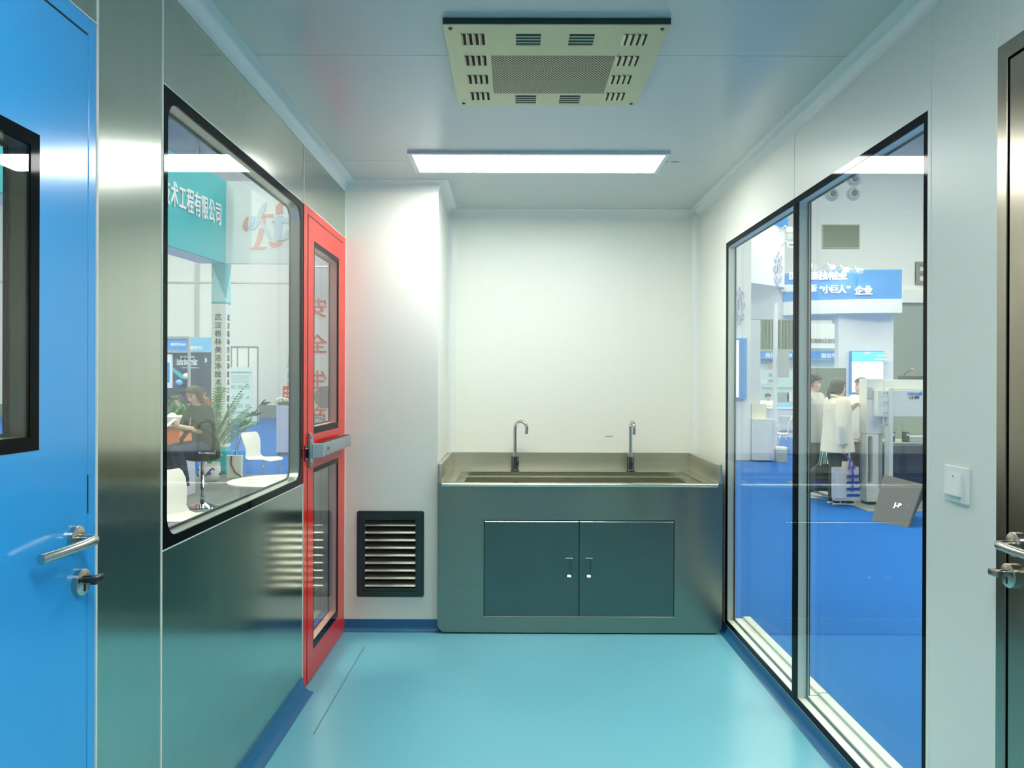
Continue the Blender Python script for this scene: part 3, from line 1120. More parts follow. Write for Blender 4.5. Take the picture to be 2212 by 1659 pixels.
hm('trousers_navy', (.02, .025, .045), .85)
hm('shoe_white', (.78, .78, .74), .5)
hm('shoe_black', (.02, .02, .025), .5)
hm('ribbon_red', (.60, .10, .12), .6)
hm('ribbon_blue', (.05, .04, .45), .5)
hm('card', (.75, .70, .55), .6)
hm('screen_white', (.9, .9, .9), .4, emit=(.95, .98, 1), estr=1.3)
hm('screen_cyan', (.1, .5, .7), .4, emit=(.15, .75, .95), estr=.8)
hm('spot_face', (.9, .9, .9), .4, emit=(1, 1, 1), estr=6)
hm('spot_body', (.60, .62, .62), .4)
hm('nozzle', (.62, .66, .64), .5)
hm('nozzle_hole', (.16, .19, .19), .6)
hm('lip', (.42, .14, .12), .5)
hm('brown_dark', (.05, .03, .02), .5)
M['plastic_bag'] = mat('clear_plastic', (.74, .78, .88), .2, alpha=.55)
M['drum'] = glass_mat('frosted_drum', tint=(.80, .84, .83), f0=.22, gain=.3, rough=.5)


def slab(name, m, parent, p0, p1, z0, z1, t, org=None):
    """upright board from plan point p0 to p1, thickness t to the left of the direction"""
    d = Vector((p1[0] - p0[0], p1[1] - p0[1])).normalized()
    n = Vector((-d.y, d.x)) * t
    return MB().prism([(p0[0], p0[1]), (p1[0], p1[1]), (p1[0] + n.x, p1[1] + n.y), (p0[0] + n.x, p0[1] + n.y)], 'z', z0, z1).build(name, m, parent, org)


# ---- the neighbour's stand floor on the left
b = MB().box(-12, -1.3, 2.2, 12.85, ZH - .002, ZH + .012)
structure(b.build('floor_stand', M['carpet_grey']), 'grey carpet of the stand outside the steel-framed window', 'floor')

# ---- stand gateway with teal sign, white sign and corner post
t = thing('booth_header', 'teal stand sign with white characters joined to a pale sign and corner post', 'sign', (-4.87, 12.9, ZH))
org = t.location
pa, pb_ = Vector((-4.872, 12.9)), Vector((-5.085, 11.15))
dv = (pb_ - pa).normalized()
pc = pa + dv * 6.0
zb0, zb1 = 3.305, 4.70
f = slab('teal_fascia', M['teal'], t, (pa.x, pa.y), (pc.x, pc.y), zb0, zb1, -.06, org)
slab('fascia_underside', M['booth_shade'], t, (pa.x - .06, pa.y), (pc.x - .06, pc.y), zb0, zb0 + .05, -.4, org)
full = '武汉格林美洁净技术工程有限公司'
rd = Vector((-dv.x, -dv.y, 0))
nrm = rd.cross(Vector((0, 0, 1)))
sp = .216
for i, ch in enumerate(full):
    k = len(full) - 1 - i
    p = pa + dv * (.27 + sp * k)
    lettering('character', ch, .40, M['text_white'], f, Vector((p.x, p.y, 4.055)) + nrm * .004, rd, (0, 0, 1), org, depth=.01, bold=.010, sx=.50)
wf = MB().box(-4.872, -2.9, 12.92, 13.0, zb0, zb1).build('white_fascia', M['fascia_white'], t, org)
# swirling red and blue emblem on the pale sign


def stroke(name, pts, w, m, parent, org, Y, th=.012):
    """painted stroke: photo-free outline swept from points with a width, standing proud of a sign at depth Y"""
    bmm = MB()
    L, R_ = [], []
    C0 = [Vector(p) for p in pts]
    W0 = list(w)
    P, w = [], []
    for i in range(len(C0) - 1):
        p0, p1, p2, p3 = C0[max(0, i - 1)], C0[i], C0[i + 1], C0[min(len(C0) - 1, i + 2)]
        for s in range(5):
            u = s / 5
            P.append(.5 * (2 * p1 + (p2 - p0) * u + (2 * p0 - 5 * p1 + 4 * p2 - p3) * u * u + (3 * p1 - p0 - 3 * p2 + p3) * u ** 3))
            w.append(W0[i] + (W0[i + 1] - W0[i]) * (3 * u * u - 2 * u ** 3))
    P.append(C0[-1])
    w.append(W0[-1])
    n = len(P)
    for i in range(n):
        d = (P[min(n - 1, i + 1)] - P[max(0, i - 1)]).normalized()
        nn = Vector((-d.y, d.x)) * w[i] / 2
        L.append(P[i] + nn)
        R_.append(P[i] - nn)
    for i in range(n - 1):
        bmm.prism([tuple(L[i]), tuple(L[i + 1]), tuple(R_[i + 1]), tuple(R_[i])], 'y', Y - th, Y)
    return bmm.build(name, m, parent, org)


def arc(cx, cz, r, a0, a1, n=10):
    return [(cx + r * math.cos(math.radians(a0 + (a1 - a0) * k / n)), cz + r * math.sin(math.radians(a0 + (a1 - a0) * k / n))) for k in range(n + 1)]


def tap(n, a, w, b):
    return [a + (w - a) * math.sin(PI * k / (n - 1)) + (b - a) * 0 for k in range(n)]


def em(x, y):
    p = at(x, y, 12.92)
    return (p.x, p.z)


eth = .008
for pts, w, m in (
        ([em(536, 468), em(531, 480), em(530, 492), em(533, 500)], [.02, .07, .09, .03], 'logo_red'),
        ([em(566, 494), em(562, 510), em(557, 525), em(552, 534)], [.08, .08, .07, .04], 'logo_red'),
        ([em(540, 537), em(552, 536), em(565, 536), em(576, 534)], [.01, .05, .05, .01], 'logo_red'),
        ([em(562, 466), em(575, 466), em(592, 466)], [.06, .05, .05], 'logo_red'),
        ([em(568, 470), em(570, 478), em(573, 486)], [.08, .06, .02], 'logo_red'),
        ([em(582, 523), em(590, 529), em(600, 528), em(612, 521)], [.03, .08, .07, .01], 'logo_red'),
        ([em(604, 462), em(603, 450), em(608, 441), em(618, 434)], [.13, .11, .07, .02], 'logo_red'),
        ([em(629, 470), em(630, 460), em(634, 450)], [.03, .06, .05], 'logo_red'),
        ([em(547, 467), em(546, 478), em(540, 492)], [.07, .06, .04], 'logo_blue'),
        ([em(541, 492), em(548, 493), em(556, 482), em(562, 466), em(568, 452), em(574, 438)], [.03, .05, .06, .08, .08, .03], 'logo_blue'),
        ([em(562, 472), em(570, 488), em(578, 502), em(586, 515)], [.03, .06, .06, .02], 'logo_blue'),
        ([em(603, 466), em(602, 490), em(600, 512), em(592, 516)], [.12, .12, .12, .04], 'logo_blue'),
        ([em(588, 477), em(604, 475), em(618, 476), em(623, 482)], [.05, .08, .08, .04], 'logo_blue'),
        ([em(622, 498), em(618, 512), em(608, 518)], [.04, .08, .03], 'logo_blue')):
    eth += .0015
    stroke('emblem_stroke', pts, w, M[m], wf, org, 12.92, eth)
post = t
MB().box(-5.115, -4.872, 12.9, 13.13, 2.66, zb0 + .05).build('post_top', M['teal_pale'], t, org)
px0, px1 = -5.115, -4.872
MB().box(px0, px1, 12.9, 13.13, .33, 2.62).build('post_shaft', M['booth_white'], t, org)
MB().box(px0, px1, 12.9, 13.13, 2.62, 2.66).build('post_band', M['teal'], t, org)
MB().box(px0, px1, 12.9, 13.13, .20, .255).build('post_band', M['booth_white'], t, org)
MB().box(px0, px1, 12.9, 13.13, .255, .33).build('post_band', M['teal_pale'], t, org)
pf = MB().box(px0, px1, 12.9, 13.13, ZH + .012, .20).build('post_foot', M['teal'], t, org)
# teal gussets under the sign
MB().prism([(px0, zb0), (px1 - .005, 2.72), (px1 - .005, zb0)], 'y', 12.89, 12.9).build('gusset', M['teal'], t, org)
MB().prism([(12.9, 2.72), (13.13, zb0), (12.9, zb0)], 'x', px1, px1 + .01).build('gusset', M['teal'], t, org)
for i, ch in enumerate(full):
    z = at(470, 686 + i * 17.6, 12.9).z
    lettering('character', ch, .118, M['text_black'], t, (px0 + .115, 12.897, z), (1, 0, 0), (0, 0, 1), org, depth=.004, bold=.002)
    lettering('character', ch, .114, M['text_black'], t, (px1 + .003, 13.015, z), (0, 1, 0), (0, 0, 1), org, depth=.004, bold=.0015)


# ---- moulded white chairs
def chair(loc, rz, label):
    t = thing('shell_chair', label, 'chair', loc, rz, 'white moulded chairs on the stand')
    # one-piece shell: side outline in (y, z), widths along x; the sitter faces -y locally
    prof = [(-.235, .425, .155), (-.225, .445, .20), (-.15, .462, .215), (-.02, .455, .215), (.09, .448, .20), (.14, .47, .185), (.155, .52, .165),
            (.150, .58, .165), (.165, .66, .185), (.19, .74, .20), (.215, .80, .19), (.225, .825, .165)]
    b = MB()
    rings = []
    n = len(prof)
    for i, (y, z, w) in enumerate(prof):
        y0, z0, _ = prof[max(0, i - 1)]
        y1, z1, _ = prof[min(n - 1, i + 1)]
        d = Vector((0, y1 - y0, z1 - z0)).normalized()
        nn = Vector((1, 0, 0)).cross(d)
        rings.append((Vector((0, y, z)), Vector((w, 0, 0)), nn * .011))
    b.loft(rings, 20, power=5)
    b.build('shell', M['chair_white'], t, smooth=50)
    for sx in (-1, 1):
        for y0, y1 in ((-.14, -.19), (.07, .20)):
            MB().tube([(sx * .10, (y0 + .02), .440), (sx * .165, y0, .425), (sx * .185, (y0 * .5 + y1 * .5), .30), (sx * .20, y1, 0.0)], .0085, 8).build('leg', M['chrome'], t, smooth=True)
    MB().tube([(-.165, -.14, .425), (0, -.14, .43), (.165, -.14, .425)], .007, 8).build('under_rail', M['chrome'], t, smooth=True)
    return t


FG = ZH + .012
p = at(566, 1050, 11.0)
chair((p.x - .02, 11.05, FG), 1.25, 'white moulded chair standing behind the round white table')
p = at(405, 1150, 6.15)
chair((p.x - .02, 6.2, FG), 1.28, 'white moulded chair close outside the window, seat turned to the right')

# ---- round table with a frosted drum foot
tc = at(602, 1045, 6.35)
t = thing('round_table', 'round white glass-topped table with a frosted drum foot', 'table', (tc.x, 6.35, FG))
tz = .735
MB().lathe([(.33, tz - .02), (.40, tz - .012), (.405, tz), (.38, tz + .006), (0, tz + .006)], seg=40).build('tabletop', M['chair_white'], t, smooth=40)
MB().lathe([(.42, 0), (.36, .25), (.31, .60), (.31, tz - .02)], seg=40).build('drum_foot', M['drum'], t, smooth=40)
b = MB()
for k in range(22):
    a, r_ = k * 2.4, .05 + .011 * k * .9
    b.lathe([(.022 + .008 * (k % 3), tz + .0062), (.015, tz + .009)], (r_ * math.cos(a) * 1.0, r_ * math.sin(a), 0), 'z', 7)
o = b.build('lace_pattern', M['lace_clear'], t)
o['kind'] = 'stuff'

# ---- bar stool
sx_, sy_ = at(437, 1095, 9.5).x, 9.5
t = thing('bar_stool', 'chrome bar stool with a black loop backrest, a woman sitting on it', 'stool', (sx_, sy_, FG), PI + .2)
MB().lathe([(.205, 0), (.20, .012), (.11, .035), (.045, .06), (.032, .10), (0, .10)], seg=32).build('foot', M['chrome'], t, smooth=True)
MB().lathe([(.030, .09), (.030, .30), (.024, .305), (.024, .58), (0, .58)], seg=20).build('column', M['chrome'], t, smooth=True)
MB().loft([((0, 0, .58), (.16, 0, 0), (0, .15, 0)), ((0, 0, .60), (.21, 0, 0), (0, .19, 0)), ((0, 0, .645), (.22, 0, 0), (0, .20, 0)), ((0, 0, .66), (.19, 0, 0), (0, .17, 0))], 28).build('seat', M['dark_grey'], t, smooth=True)
rim_ = [(.225 * math.cos(a), .205 * math.sin(a) - .0, .64 + .05 * max(0, math.sin(a))) for a in [2 * PI * k / 32 for k in range(33)]]
MB().tube(rim_, .013, 8).build('seat_rim', M['chrome'], t, smooth=True)
lp = [(-.20, .10, .63), (-.215, .17, .74), (-.20, .20, .86), (-.13, .215, .955), (0, .22, .985), (.13, .215, .955), (.20, .20, .86), (.215, .17, .74), (.20, .10, .63)]
MB().tube(lp, .026, 10).build('loop_back', M['black'], t, smooth=True)

# ---- reception counter beside her
p0 = at(392, 908, 10.2)
t = thing('reception_counter', 'white and orange reception counter beside the seated woman', 'counter', (p0.x - .6, 10.6, FG))
org = t.location
ct = .83
MB().box(p0.x - 1.5, p0.x, 10.2, 10.75, ct - .13, ct, bev=.01).build('worktop', M['booth_white'], t, org)
MB().box(p0.x - 1.45, p0.x - .05, 10.25, 10.7, .33, ct - .13).build('orange_front', M['orange'], t, org)
MB().box(p0.x - 1.45, p0.x - .03, 10.23, 10.72, FG, .33).build('lower_body', M['lavender'], t, org)
p = at(372, 901, 10.45)
b = MB().loft([((p.x, 10.45, ct + .0005), (.06, 0, 0), (0, .05, 0)), ((p.x, 10.45, ct + .02), (.055, 0, 0), (0, .045, 0)), ((p.x, 10.45, ct + .045), (.02, 0, 0), (0, .015, 0))], 14)
tag(b.build('tissue_pack', M['paper'], smooth=True), 'small white pack lying on the reception counter', 'tissues')

# ---- carrier bag leaning by the post
bp = at(507, 1026, 12.45)
t = thing('paper_bag', 'white paper carrier bag with a black strap beside the teal post foot', 'bag', (bp.x, 12.45, FG), .12)
MB().loft([((0, 0, 0), (.115, 0, 0), (0, .055, 0)), ((0, 0, .36), (.125, 0, 0), (0, .04, 0))], 16, power=9).build('bag_body', M['paper'], t)
MB().tube([(-.04, -.05, .36), (-.045, -.062, .22), (.03, -.064, .08), (.12, -.06, .02)], .010, 8).build('strap', M['black'], t, smooth=True)
MB().tube([(-.05, 0, .36), (-.04, 0, .44), (.02, 0, .44), (.03, 0, .36)], .006, 8).build('handle', M['paper'], t, smooth=True)

# ---- porcelain pot with a palm
pp = at(453, 1030, 11.9)
t = thing('potted_palm', 'palm in a blue and white porcelain pot behind the seated woman', 'plant', (pp.x, 11.9, FG))
MB().lathe([(.09, 0), (.14, .04), (.165, .14), (.165, .22), (.15, .28), (.16, .30), (.14, .30), (.13, .26), (0, .26)], seg=28).build('pot', M['porcelain'], t, smooth=True)
for k in range(4):
    b = MB()
    a = 2 * PI * k / 4 + .3
    b.ball((.163 * math.cos(a), .163 * math.sin(a), .13 + .03 * math.sin(3 * a)), (.04, .04, .022), 8, 5)
    b.tube([(.166 * math.cos(a + u), .166 * math.sin(a + u), .17 + .05 * math.sin(5 * u)) for u in [-.5 + .1 * i for i in range(11)]], .012, 6)
    b.build('painted_wave', M['glaze_blue'], t, smooth=True)
rn = random.Random(3)


def frond(t, ang, lean, L, z0, m, nleaf=18, w=.019, droop=.6, leafl=.22):
    """feathery palm leaf: a bending rib with narrow leaflets on both sides"""
    b = MB()
    dirh = Vector((math.cos(ang), math.sin(ang), 0))
    side = Vector((-dirh.y, dirh.x, 0))
    P = []
    N = 10
    pos = Vector((0, 0, z0))
    el = PI / 2 - lean
    for k in range(N + 1):
        P.append(pos.copy())
        e = el - droop * (k / N) ** 1.5
        pos = pos + (dirh * math.cos(e) + Vector((0, 0, math.sin(e)))) * (L / N)
    b.tube(P, [.008 * (1 - .8 * k / N) for k in range(N + 1)], 6)
    for k in range(nleaf):
        u = .35 + .64 * k / nleaf
        i = min(N - 1, int(u * N))
        c = P[i].lerp(P[i + 1], u * N - i)
        d = (P[i + 1] - P[i]).normalized()
        for s in (-1, 1):
            v = (d * .8 + side * s * .75 + Vector((0, 0, -.15))).normalized()
            ll = leafl * (1 - .5 * u) * (1.1 - abs(.5 - u))
            tip = c + v * ll + Vector((0, 0, -.03))
            wv = v.cross(Vector((0, 0, 1))).normalized() * w
            midp = c.lerp(tip, .5) + Vector((0, 0, .015))
            b.face([c, midp + wv, tip, midp - wv])
            b.face([c + Vector((0, 0, -.003)), midp - wv + Vector((0, 0, -.003)), tip, midp + wv + Vector((0, 0, -.003))])
    return b.build('frond', m, t)


for k in range(22):
    frond(t, 2 * PI * k / 22 + rn.uniform(-.2, .2), rn.uniform(.08, .65), rn.uniform(1.0, 1.45), .26, M['leaf'], droop=rn.uniform(.3, .9))
# broad-leaved plant a little to the right of the post
p2 = at(500, 1000, 12.2)
t = thing('leafy_plant', 'slender dark-leaved plant stem leaning across the lettered post', 'plant', (pp.x + .10, 12.70, FG))
b = MB()
MB().lathe([(.08, 0), (.10, .2), (.09, .22), (0, .22)], seg=18).build('pot', M['porcelain'], t, smooth=True)
for (dx, h), n_ in (((.10, .85), 3), ((.28, 1.0), 4), ((.42, 1.18), 5)):
    b = MB()
    P = [Vector((dx * (k / 6) ** 1.3, -.02, .2 + (h - .2) * (k / 6) ** .8)) for k in range(7)]
    b.tube(P, .006, 6)
    for k in range(n_):
        c = P[6 - k // 2 if k < 6 else 3]
        a = .5 + k * 1.3
        tip = c + Vector((.20 * math.cos(a * .6), .05 * math.sin(a), .10 * math.sin(a)))
        mid_ = c.lerp(tip, .5)
        b.loft([(c, (.002, 0, .002), (0, .002, 0)), (mid_, (.0, 0, .028), (0, .004, 0)), (tip, (.001, 0, .001), (0, .001, 0))], 8)
    b.build('leafy_stem', M['leaf_dark'], t, smooth=True)
# leafy low planter left of the woman
pq = at(385, 900, 14.0)
t = thing('planter_greenery', 'dense green potted foliage beyond the reception counter', 'plant', (pq.x - .35, 14.0, ZH))
MB().box(-.6, .6, -.2, .2, 0, .45, bev=.02).build('planter_box', M['dark_grey'], t)
b = MB()
for k in range(130):
    c = Vector((rn.uniform(-.65, .65), rn.uniform(-.25, .25), .45 + rn.uniform(0, .55)))
    v = Vector((rn.uniform(-1, 1), rn.uniform(-1, 1), rn.uniform(-.2, 1))).normalized() * rn.uniform(.08, .16)
    s = v.orthogonal().normalized() * .03
    b.face([c, c + v * .5 + s, c + v, c + v * .5 - s])
o = b.build('foliage', M['leaf'], t)
for k in range(9):
    frond(t, rn.uniform(0, 6.28), rn.uniform(.1, .6), rn.uniform(.7, 1.1), .45, M['leaf'], leafl=.3, w=.02)

# ---- far stands on the left
q0, q1 = at(352, 728, 21), at(462, 735, 21)
t = thing('blue_stand', 'blue curved stand sign over a dark printed wall, far left', 'booth', (-8.5, 21.3, ZH))
org = t.location
b = MB()
arcp = [(-13 + k * .40, 21.0 - .35 * math.sin(PI * k / 12)) for k in range(13)]
for k in range(12):
    (x0, y0), (x1, y1) = arcp[k], arcp[k + 1]
    b.prism([(x0, y0), (x1, y1), (x1, y1 + .1), (x0, y0 + .1)], 'z', at(420, 761, 21).z, at(420, 729, 21).z)
bs_ = b.build('blue_sign', M['sky_blue'], t, org)
zt = at(420, 750, 20.6).z
for i, ch in enumerate('限公司'):
    lettering('character', ch, .105, M['text_white'], bs_, (at(414 + i * 9, 753, 20.6).x, 20.62, at(420, 752, 20.6).z), (1, 0, 0), (0, 0, 1), org, bold=.004, depth=.02)
pw = MB().box(-13, -8.25, 21.05, 21.15, ZH, at(420, 761, 21).z).build('printed_wall', M['navy'], t, org)


def onb(x, y, Y=21.03):
    p = at(x, y, Y)
    return (p.x, Y, p.z)


lettering('slogan', 'JIE ZHI BAO', .075, M['text_white'], pw, onb(405, 771), (1, 0, 0), (0, 0, 1), org, bold=.004)
lettering('slogan', '洁知宝', .17, M['text_white'], pw, onb(404, 783.5), (1, 0, 0), (0, 0, 1), org, bold=.008, sx=1.15)
lettering('slogan', '洁净工程设备配套服务平台', .04, M['text_white'], pw, onb(412, 794.5), (1, 0, 0), (0, 0, 1), org)
lettering('slogan', '》', .12, M['text_white'], pw, onb(447, 779), (1, 0, 0), (0, 0, 1), org, bold=.01)
b = MB()
A = [onb(368, 790), onb(370, 799), onb(394, 820), onb(398, 812)]
b.prism([(a[0], a[2]) for a in A], 'y', 21.02, 21.05)
b.build('teal_beam', M['teal'], pw, org)
for (x, y, r_, mm) in ((386, 827, .095, 'sky_blue'), (402, 813, .095, 'cream')):
    q = onb(x, y, 20.9)
    MB().ball((q[0], 20.93, q[2]), r_, 16, 10).build('globe', M[mm], pw, org, smooth=True)
# shell-scheme stand in front of it
t = thing('shell_stand', 'aluminium framed stand with a blue name board, far left', 'booth', (at(380, 900, 19).x, 19, ZH))
org = t.location
fx = at(406, 740, 19).x
fb = MB()
zt0, zt1 = at(390, 757, 19).z, at(390, 732, 19).z
fb.box(fx - 3, fx, 18.98, 19.04, zt1, zt1 + .06)
fb.box(fx - 3, fx, 18.98, 19.04, zt0 - .06, zt0)
fb.build('rail', M['aluminium'], t, org)
MB().box(fx - .0, fx + .05, 18.98, 19.04, ZH, zt1 + .06).build('upright', M['aluminium'], t, org)
nb = MB().box(fx - 3, fx, 19.0, 19.03, zt0, zt1).build('name_board', M['booth_blue'], t, org)
lettering('name', '展位号A01', .085, M['text_white'], nb, (at(386, 744.5, 19).x, 18.995, at(386, 744.5, 19).z), (1, 0, 0), (0, 0, 1), org, bold=.003)
sc = MB().box(fx - 3, at(367, 800, 18.9).x, 18.95, 19.05, at(360, 838, 18.9).z, at(360, 765, 18.9).z).build('monitor_wall', M['fascia_white'], t, org)
MB().box(fx - 3, at(364.5, 800, 18.9).x, 18.94, 18.95, at(360, 826, 18.9).z, at(360, 783, 18.9).z).build('screen', M['booth_blue'], sc, org)

# ---- partition, roll-up banner, flower plinth
y_ = 30.5
t = thing('partition_wall', 'pale framed partition panels standing before the hall wall', 'partition', (at(528, 905, y_).x, y_, ZH))
org = t.location
x0, x1 = at(490, 800, y_).x, at(558, 800, y_).x
zt = at(530, 750, y_).z
MB().box(x0, x1, y_, y_ + .08, ZH, zt).build('panel', M['hall_wall'], t, org)
for xx in (500, 513, 537, 557):
    xa = at(xx, 800, y_).x
    MB().box(xa - .02, xa + .02, y_ - .02, y_, ZH, zt).build('upright', M['mid_grey'], t, org)
MB().box(x0, x1, y_ - .02, y_, zt - .02, zt + .04).build('top_rail', M['mid_grey'], t, org)
y_ = 28.4
x0, x1 = at(496, 800, y_).x, at(545.5, 800, y_).x
zt, zb = at(520, 793, y_).z, ZH + .02
t = thing('rollup_banner', 'tall mint green roll-up banner full of small print and pictures', 'banner', ((x0 + x1) / 2, y_, ZH))
org = t.location
sh = MB().box(x0, x1, y_, y_ + .02, zb + .06, zt).build('sheet', M['mint_pale'], t, org)
MB().box(x0 - .02, x1 + .02, y_ - .08, y_ + .1, ZH, zb + .06, bev=.01).build('base', M['aluminium'], t, org)


def onr(x, y):
    p = at(x, y, y_ - .005)
    return (p.x, y_ - .004, p.z)


MB().box(x0, x1, y_ - .006, y_, onr(520, 914)[2], onr(520, 905)[2]).build('green_band', M['green_band'], sh, org)
lettering('heading', '洁净室工程与净化设备专业供应商', .078, M['print_grey'], sh, onr(520, 804.5), (1, 0, 0), (0, 0, 1), org, bold=.004, sx=.68)
b = MB()
for k in range(6):
    c = onr(520, 811 + k * 2.9)
    b.box(x0 + .06, x1 - (.06 + .05 * (k % 3)), y_ - .004, y_, c[2] - .008, c[2] + .008)
b.build('small_print', M['print_grey'], sh, org)
for r_, yy in enumerate((836, 858, 877)):
    for xx in (503, 519, 535):
        c = onr(xx, yy)
        if (r_ + xx) % 2:
            o_ = MB().box(c[0] - .10, c[0] + .10, y_ - .004, y_, c[2] - .07, c[2] + .07)
        else:
            o_ = MB().prism([(c[0] - .1, c[2] - .07), (c[0] + .1, c[2] - .05), (c[0] + .02, c[2] + .08)], 'y', y_ - .004, y_)
        o_.build('picture', M['mint'], sh, org)
lettering('heading', '专业服务团队', .08, M['print_grey'], sh, onr(516, 891), (1, 0, 0), (0, 0, 1), org, bold=.004)

y_ = 16.4
x0, x1 = at(597, 900, y_).x, at(645, 900, y_).x
zt = at(620, 876, y_).z
t = thing('display_plinth', 'pale lavender square plinth carrying flowers, by the window edge', 'plinth', ((x0 + x1) / 2, y_ + .25, ZH))
org = t.location
MB().box(x0, x1, y_, y_ + .5, ZH + .06, zt, bev=.006).build('body', M['lavender'], t, org)
MB().box(x0 + .02, x1 - .02, y_ + .02, y_ + .48, ZH, ZH + .06).build('kick_base', M['mid_grey'], t, org)
fc = at(612, 874, y_ + .15)
t = thing('flower_bowl', 'low arrangement of cream and peach flowers on the lavender plinth', 'flowers', (fc.x, y_ + .16, zt + .0006))
b = MB()
for k in range(60):
    a = rn.uniform(0, 2 * PI)
    c = Vector((rn.uniform(-.14, .14), rn.uniform(-.08, .08), .02 + rn.uniform(0, .05)))
    v = Vector((math.cos(a), .5 * math.sin(a), rn.uniform(-.05, .5))) * rn.uniform(.05, .12)
    s = v.orthogonal().normalized() * .014
    b.face([c, c + v * .5 + s, c + v, c + v * .5 - s])
b.build('leaves', M['leaf'], t)
for k in range(14):
    c = Vector((-.14 + .28 * (k % 7) / 6 + rn.uniform(-.02, .02), rn.uniform(-.1, .05), .06 + .07 * math.sin(PI * (k % 7) / 6) + rn.uniform(0, .04)))
    MB().ball(c, (.036, .036, .03), 9, 6).build('blossom', M[('cream', 'peach', 'paper')[k % 3]], t, smooth=True)
MB().box(-.10, .10, -.05, .05, 0.0005, .04, bev=.01).build('bowl', M['mid_grey'], t)
bx0, bx1 = at(611, 850, y_ + .35).x, at(631, 850, y_ + .35).x
t = thing('gift_box', 'red gift box with pale windows behind the flowers', 'box', ((bx0 + bx1) / 2, y_ + .39, zt))
org = t.location
ztb = at(620, 834, y_ + .35).z
bb = MB().box(bx0, bx1, y_ + .34, y_ + .44, zt + .0005, ztb, bev=.003).build('carton', M['red_box'], t, org)
for xx in (.3, .66):
    for zz in (.25, .5, .75):
        MB().box(bx0 + (bx1 - bx0) * xx - .022, bx0 + (bx1 - bx0) * xx + .022, y_ + .337, y_ + .34, zt + (ztb - zt) * zz - .025, zt + (ztb - zt) * zz + .025).build('label_patch', M['cream'], bb, org)
# wall poster above the plinth
y_ = 24
x0, x1 = at(622, 800, y_).x, at(668, 800, y_).x
t = thing('framed_poster', 'pale product poster board above the flowers', 'poster', ((x0 + x1) / 2, y_, ZH))
org = t.location
pb2 = MB().box(x0, x1, y_, y_ + .05, ZH, at(640, 782, y_).z).build('board', M['mint_pale'], t, org)
MB().box(x0, x1, y_ - .01, y_, at(640, 783, y_).z, at(640, 781, y_).z).build('top_edge', M['mid_grey'], t, org)
for yy in (793, 811, 828):
    c = at(636, yy, y_)
    MB().box(c.x - .22, c.x + .22, y_ - .01, y_, c.z - .09, c.z + .07).build('picture', M['print_grey' if yy > 800 else 'paper'], pb2, org)
c = at(634, 791, y_)
lettering('heading', '风淋室传递窗', .11, M['text_grey'], pb2, (c.x + .1, y_ - .012, c.z), (1, 0, 0), (0, 0, 1), org)

# ---- banner with mirrored red characters, seen through the red door
y_ = 13.6
x0, x1 = at(652, 700, y_).x, at(722, 700, y_).x
zb, zt = at(690, 1000, y_).z, at(690, 577, y_).z
t = thing('safety_banner', 'pale hanging banner with mirrored red characters beyond the red door', 'banner', ((x0 + x1) / 2, y_, zb))
org = t.location
sh = MB().box(x0, x1, y_, y_ + .015, zb, zt).build('sheet', M['fascia_white'], t, org)
MB().tube([(x0, y_ + .008, zt), (x1, y_ + .008, zt)], .015, 10).build('top_rod', M['aluminium'], t, org, smooth=True)
for i, ch in enumerate('安全生产'):
    c = at(686, 668 + i * 78, y_)
    lettering('character', ch, .36, M['text_red'], sh, (c.x, y_ - .004, c.z), (-1, 0, 0), (0, 0, 1), org, bold=.004)
c = at(703, 858, y_)
b = MB()
b.lathe([(.20, -.012), (.20, 0)], (c.x, y_, c.z), 'y', 28)
b.build('dark_disc', M['mid_grey'], sh, org)
c2 = at(699, 866, y_)
b = MB().lathe([(.185, -.008), (.185, 0)], (c2.x, y_, c2.z), 'y', 28)
b.build('pale_disc', M['cream'], sh, org)
c = at(686, 915, y_)
stroke('emblem_arc', arc(c.x, c.z, .11, 10, 170), [.03] * 11, M['text_grey'], sh, org, y_)
lettering('emblem_text', 'GLM', .10, M['text_grey'], sh, (c.x, y_ - .004, c.z + .02), (-1, 0, 0), (0, 0, 1), org)
# ---- cloth-covered stand close outside the red door
p = at(712, 1040, 5.3)
t = thing('draped_stand', 'grey cloth hanging over a stand just outside the red door', 'display stand', (p.x, 5.35, FG))
b = MB()
for k in range(9):
    z = 1.04 - 1.02 * k / 8
    w_ = .14 + .05 * k / 8 + .012 * math.sin(k * 1.9)
    b.loft([((.012 * math.sin(k * 2.3), 0, z), (w_, 0, 0), (0, w_ * .8, 0)), ((.012 * math.sin(k * 2.3 + 1), 0, z - .13), (w_ + .01, 0, 0), (0, w_ * .8, 0))], 20)
b.build('cloth', M['mid_grey'], t, remesh=.02, relax=3)
b = MB().loft([((-.02, 0, 1.045), (.13, 0, 0), (0, .1, 0)), ((-.03, 0, 1.12), (.15, 0, 0), (0, .11, 0)), ((-.02, 0, 1.19), (.09, 0, 0), (0, .07, 0))], 18)
b.build('cushion', M['cream'], t, smooth=True)

# ------------------------------------------------------------ the hall on the right
b = MB().box(4.35, 9.5, 9.35, 12.2, ZH - .002, ZH + .010)
structure(b.build('floor_island', M['carpet_grey']), 'grey carpet patch under the white machine', 'floor')

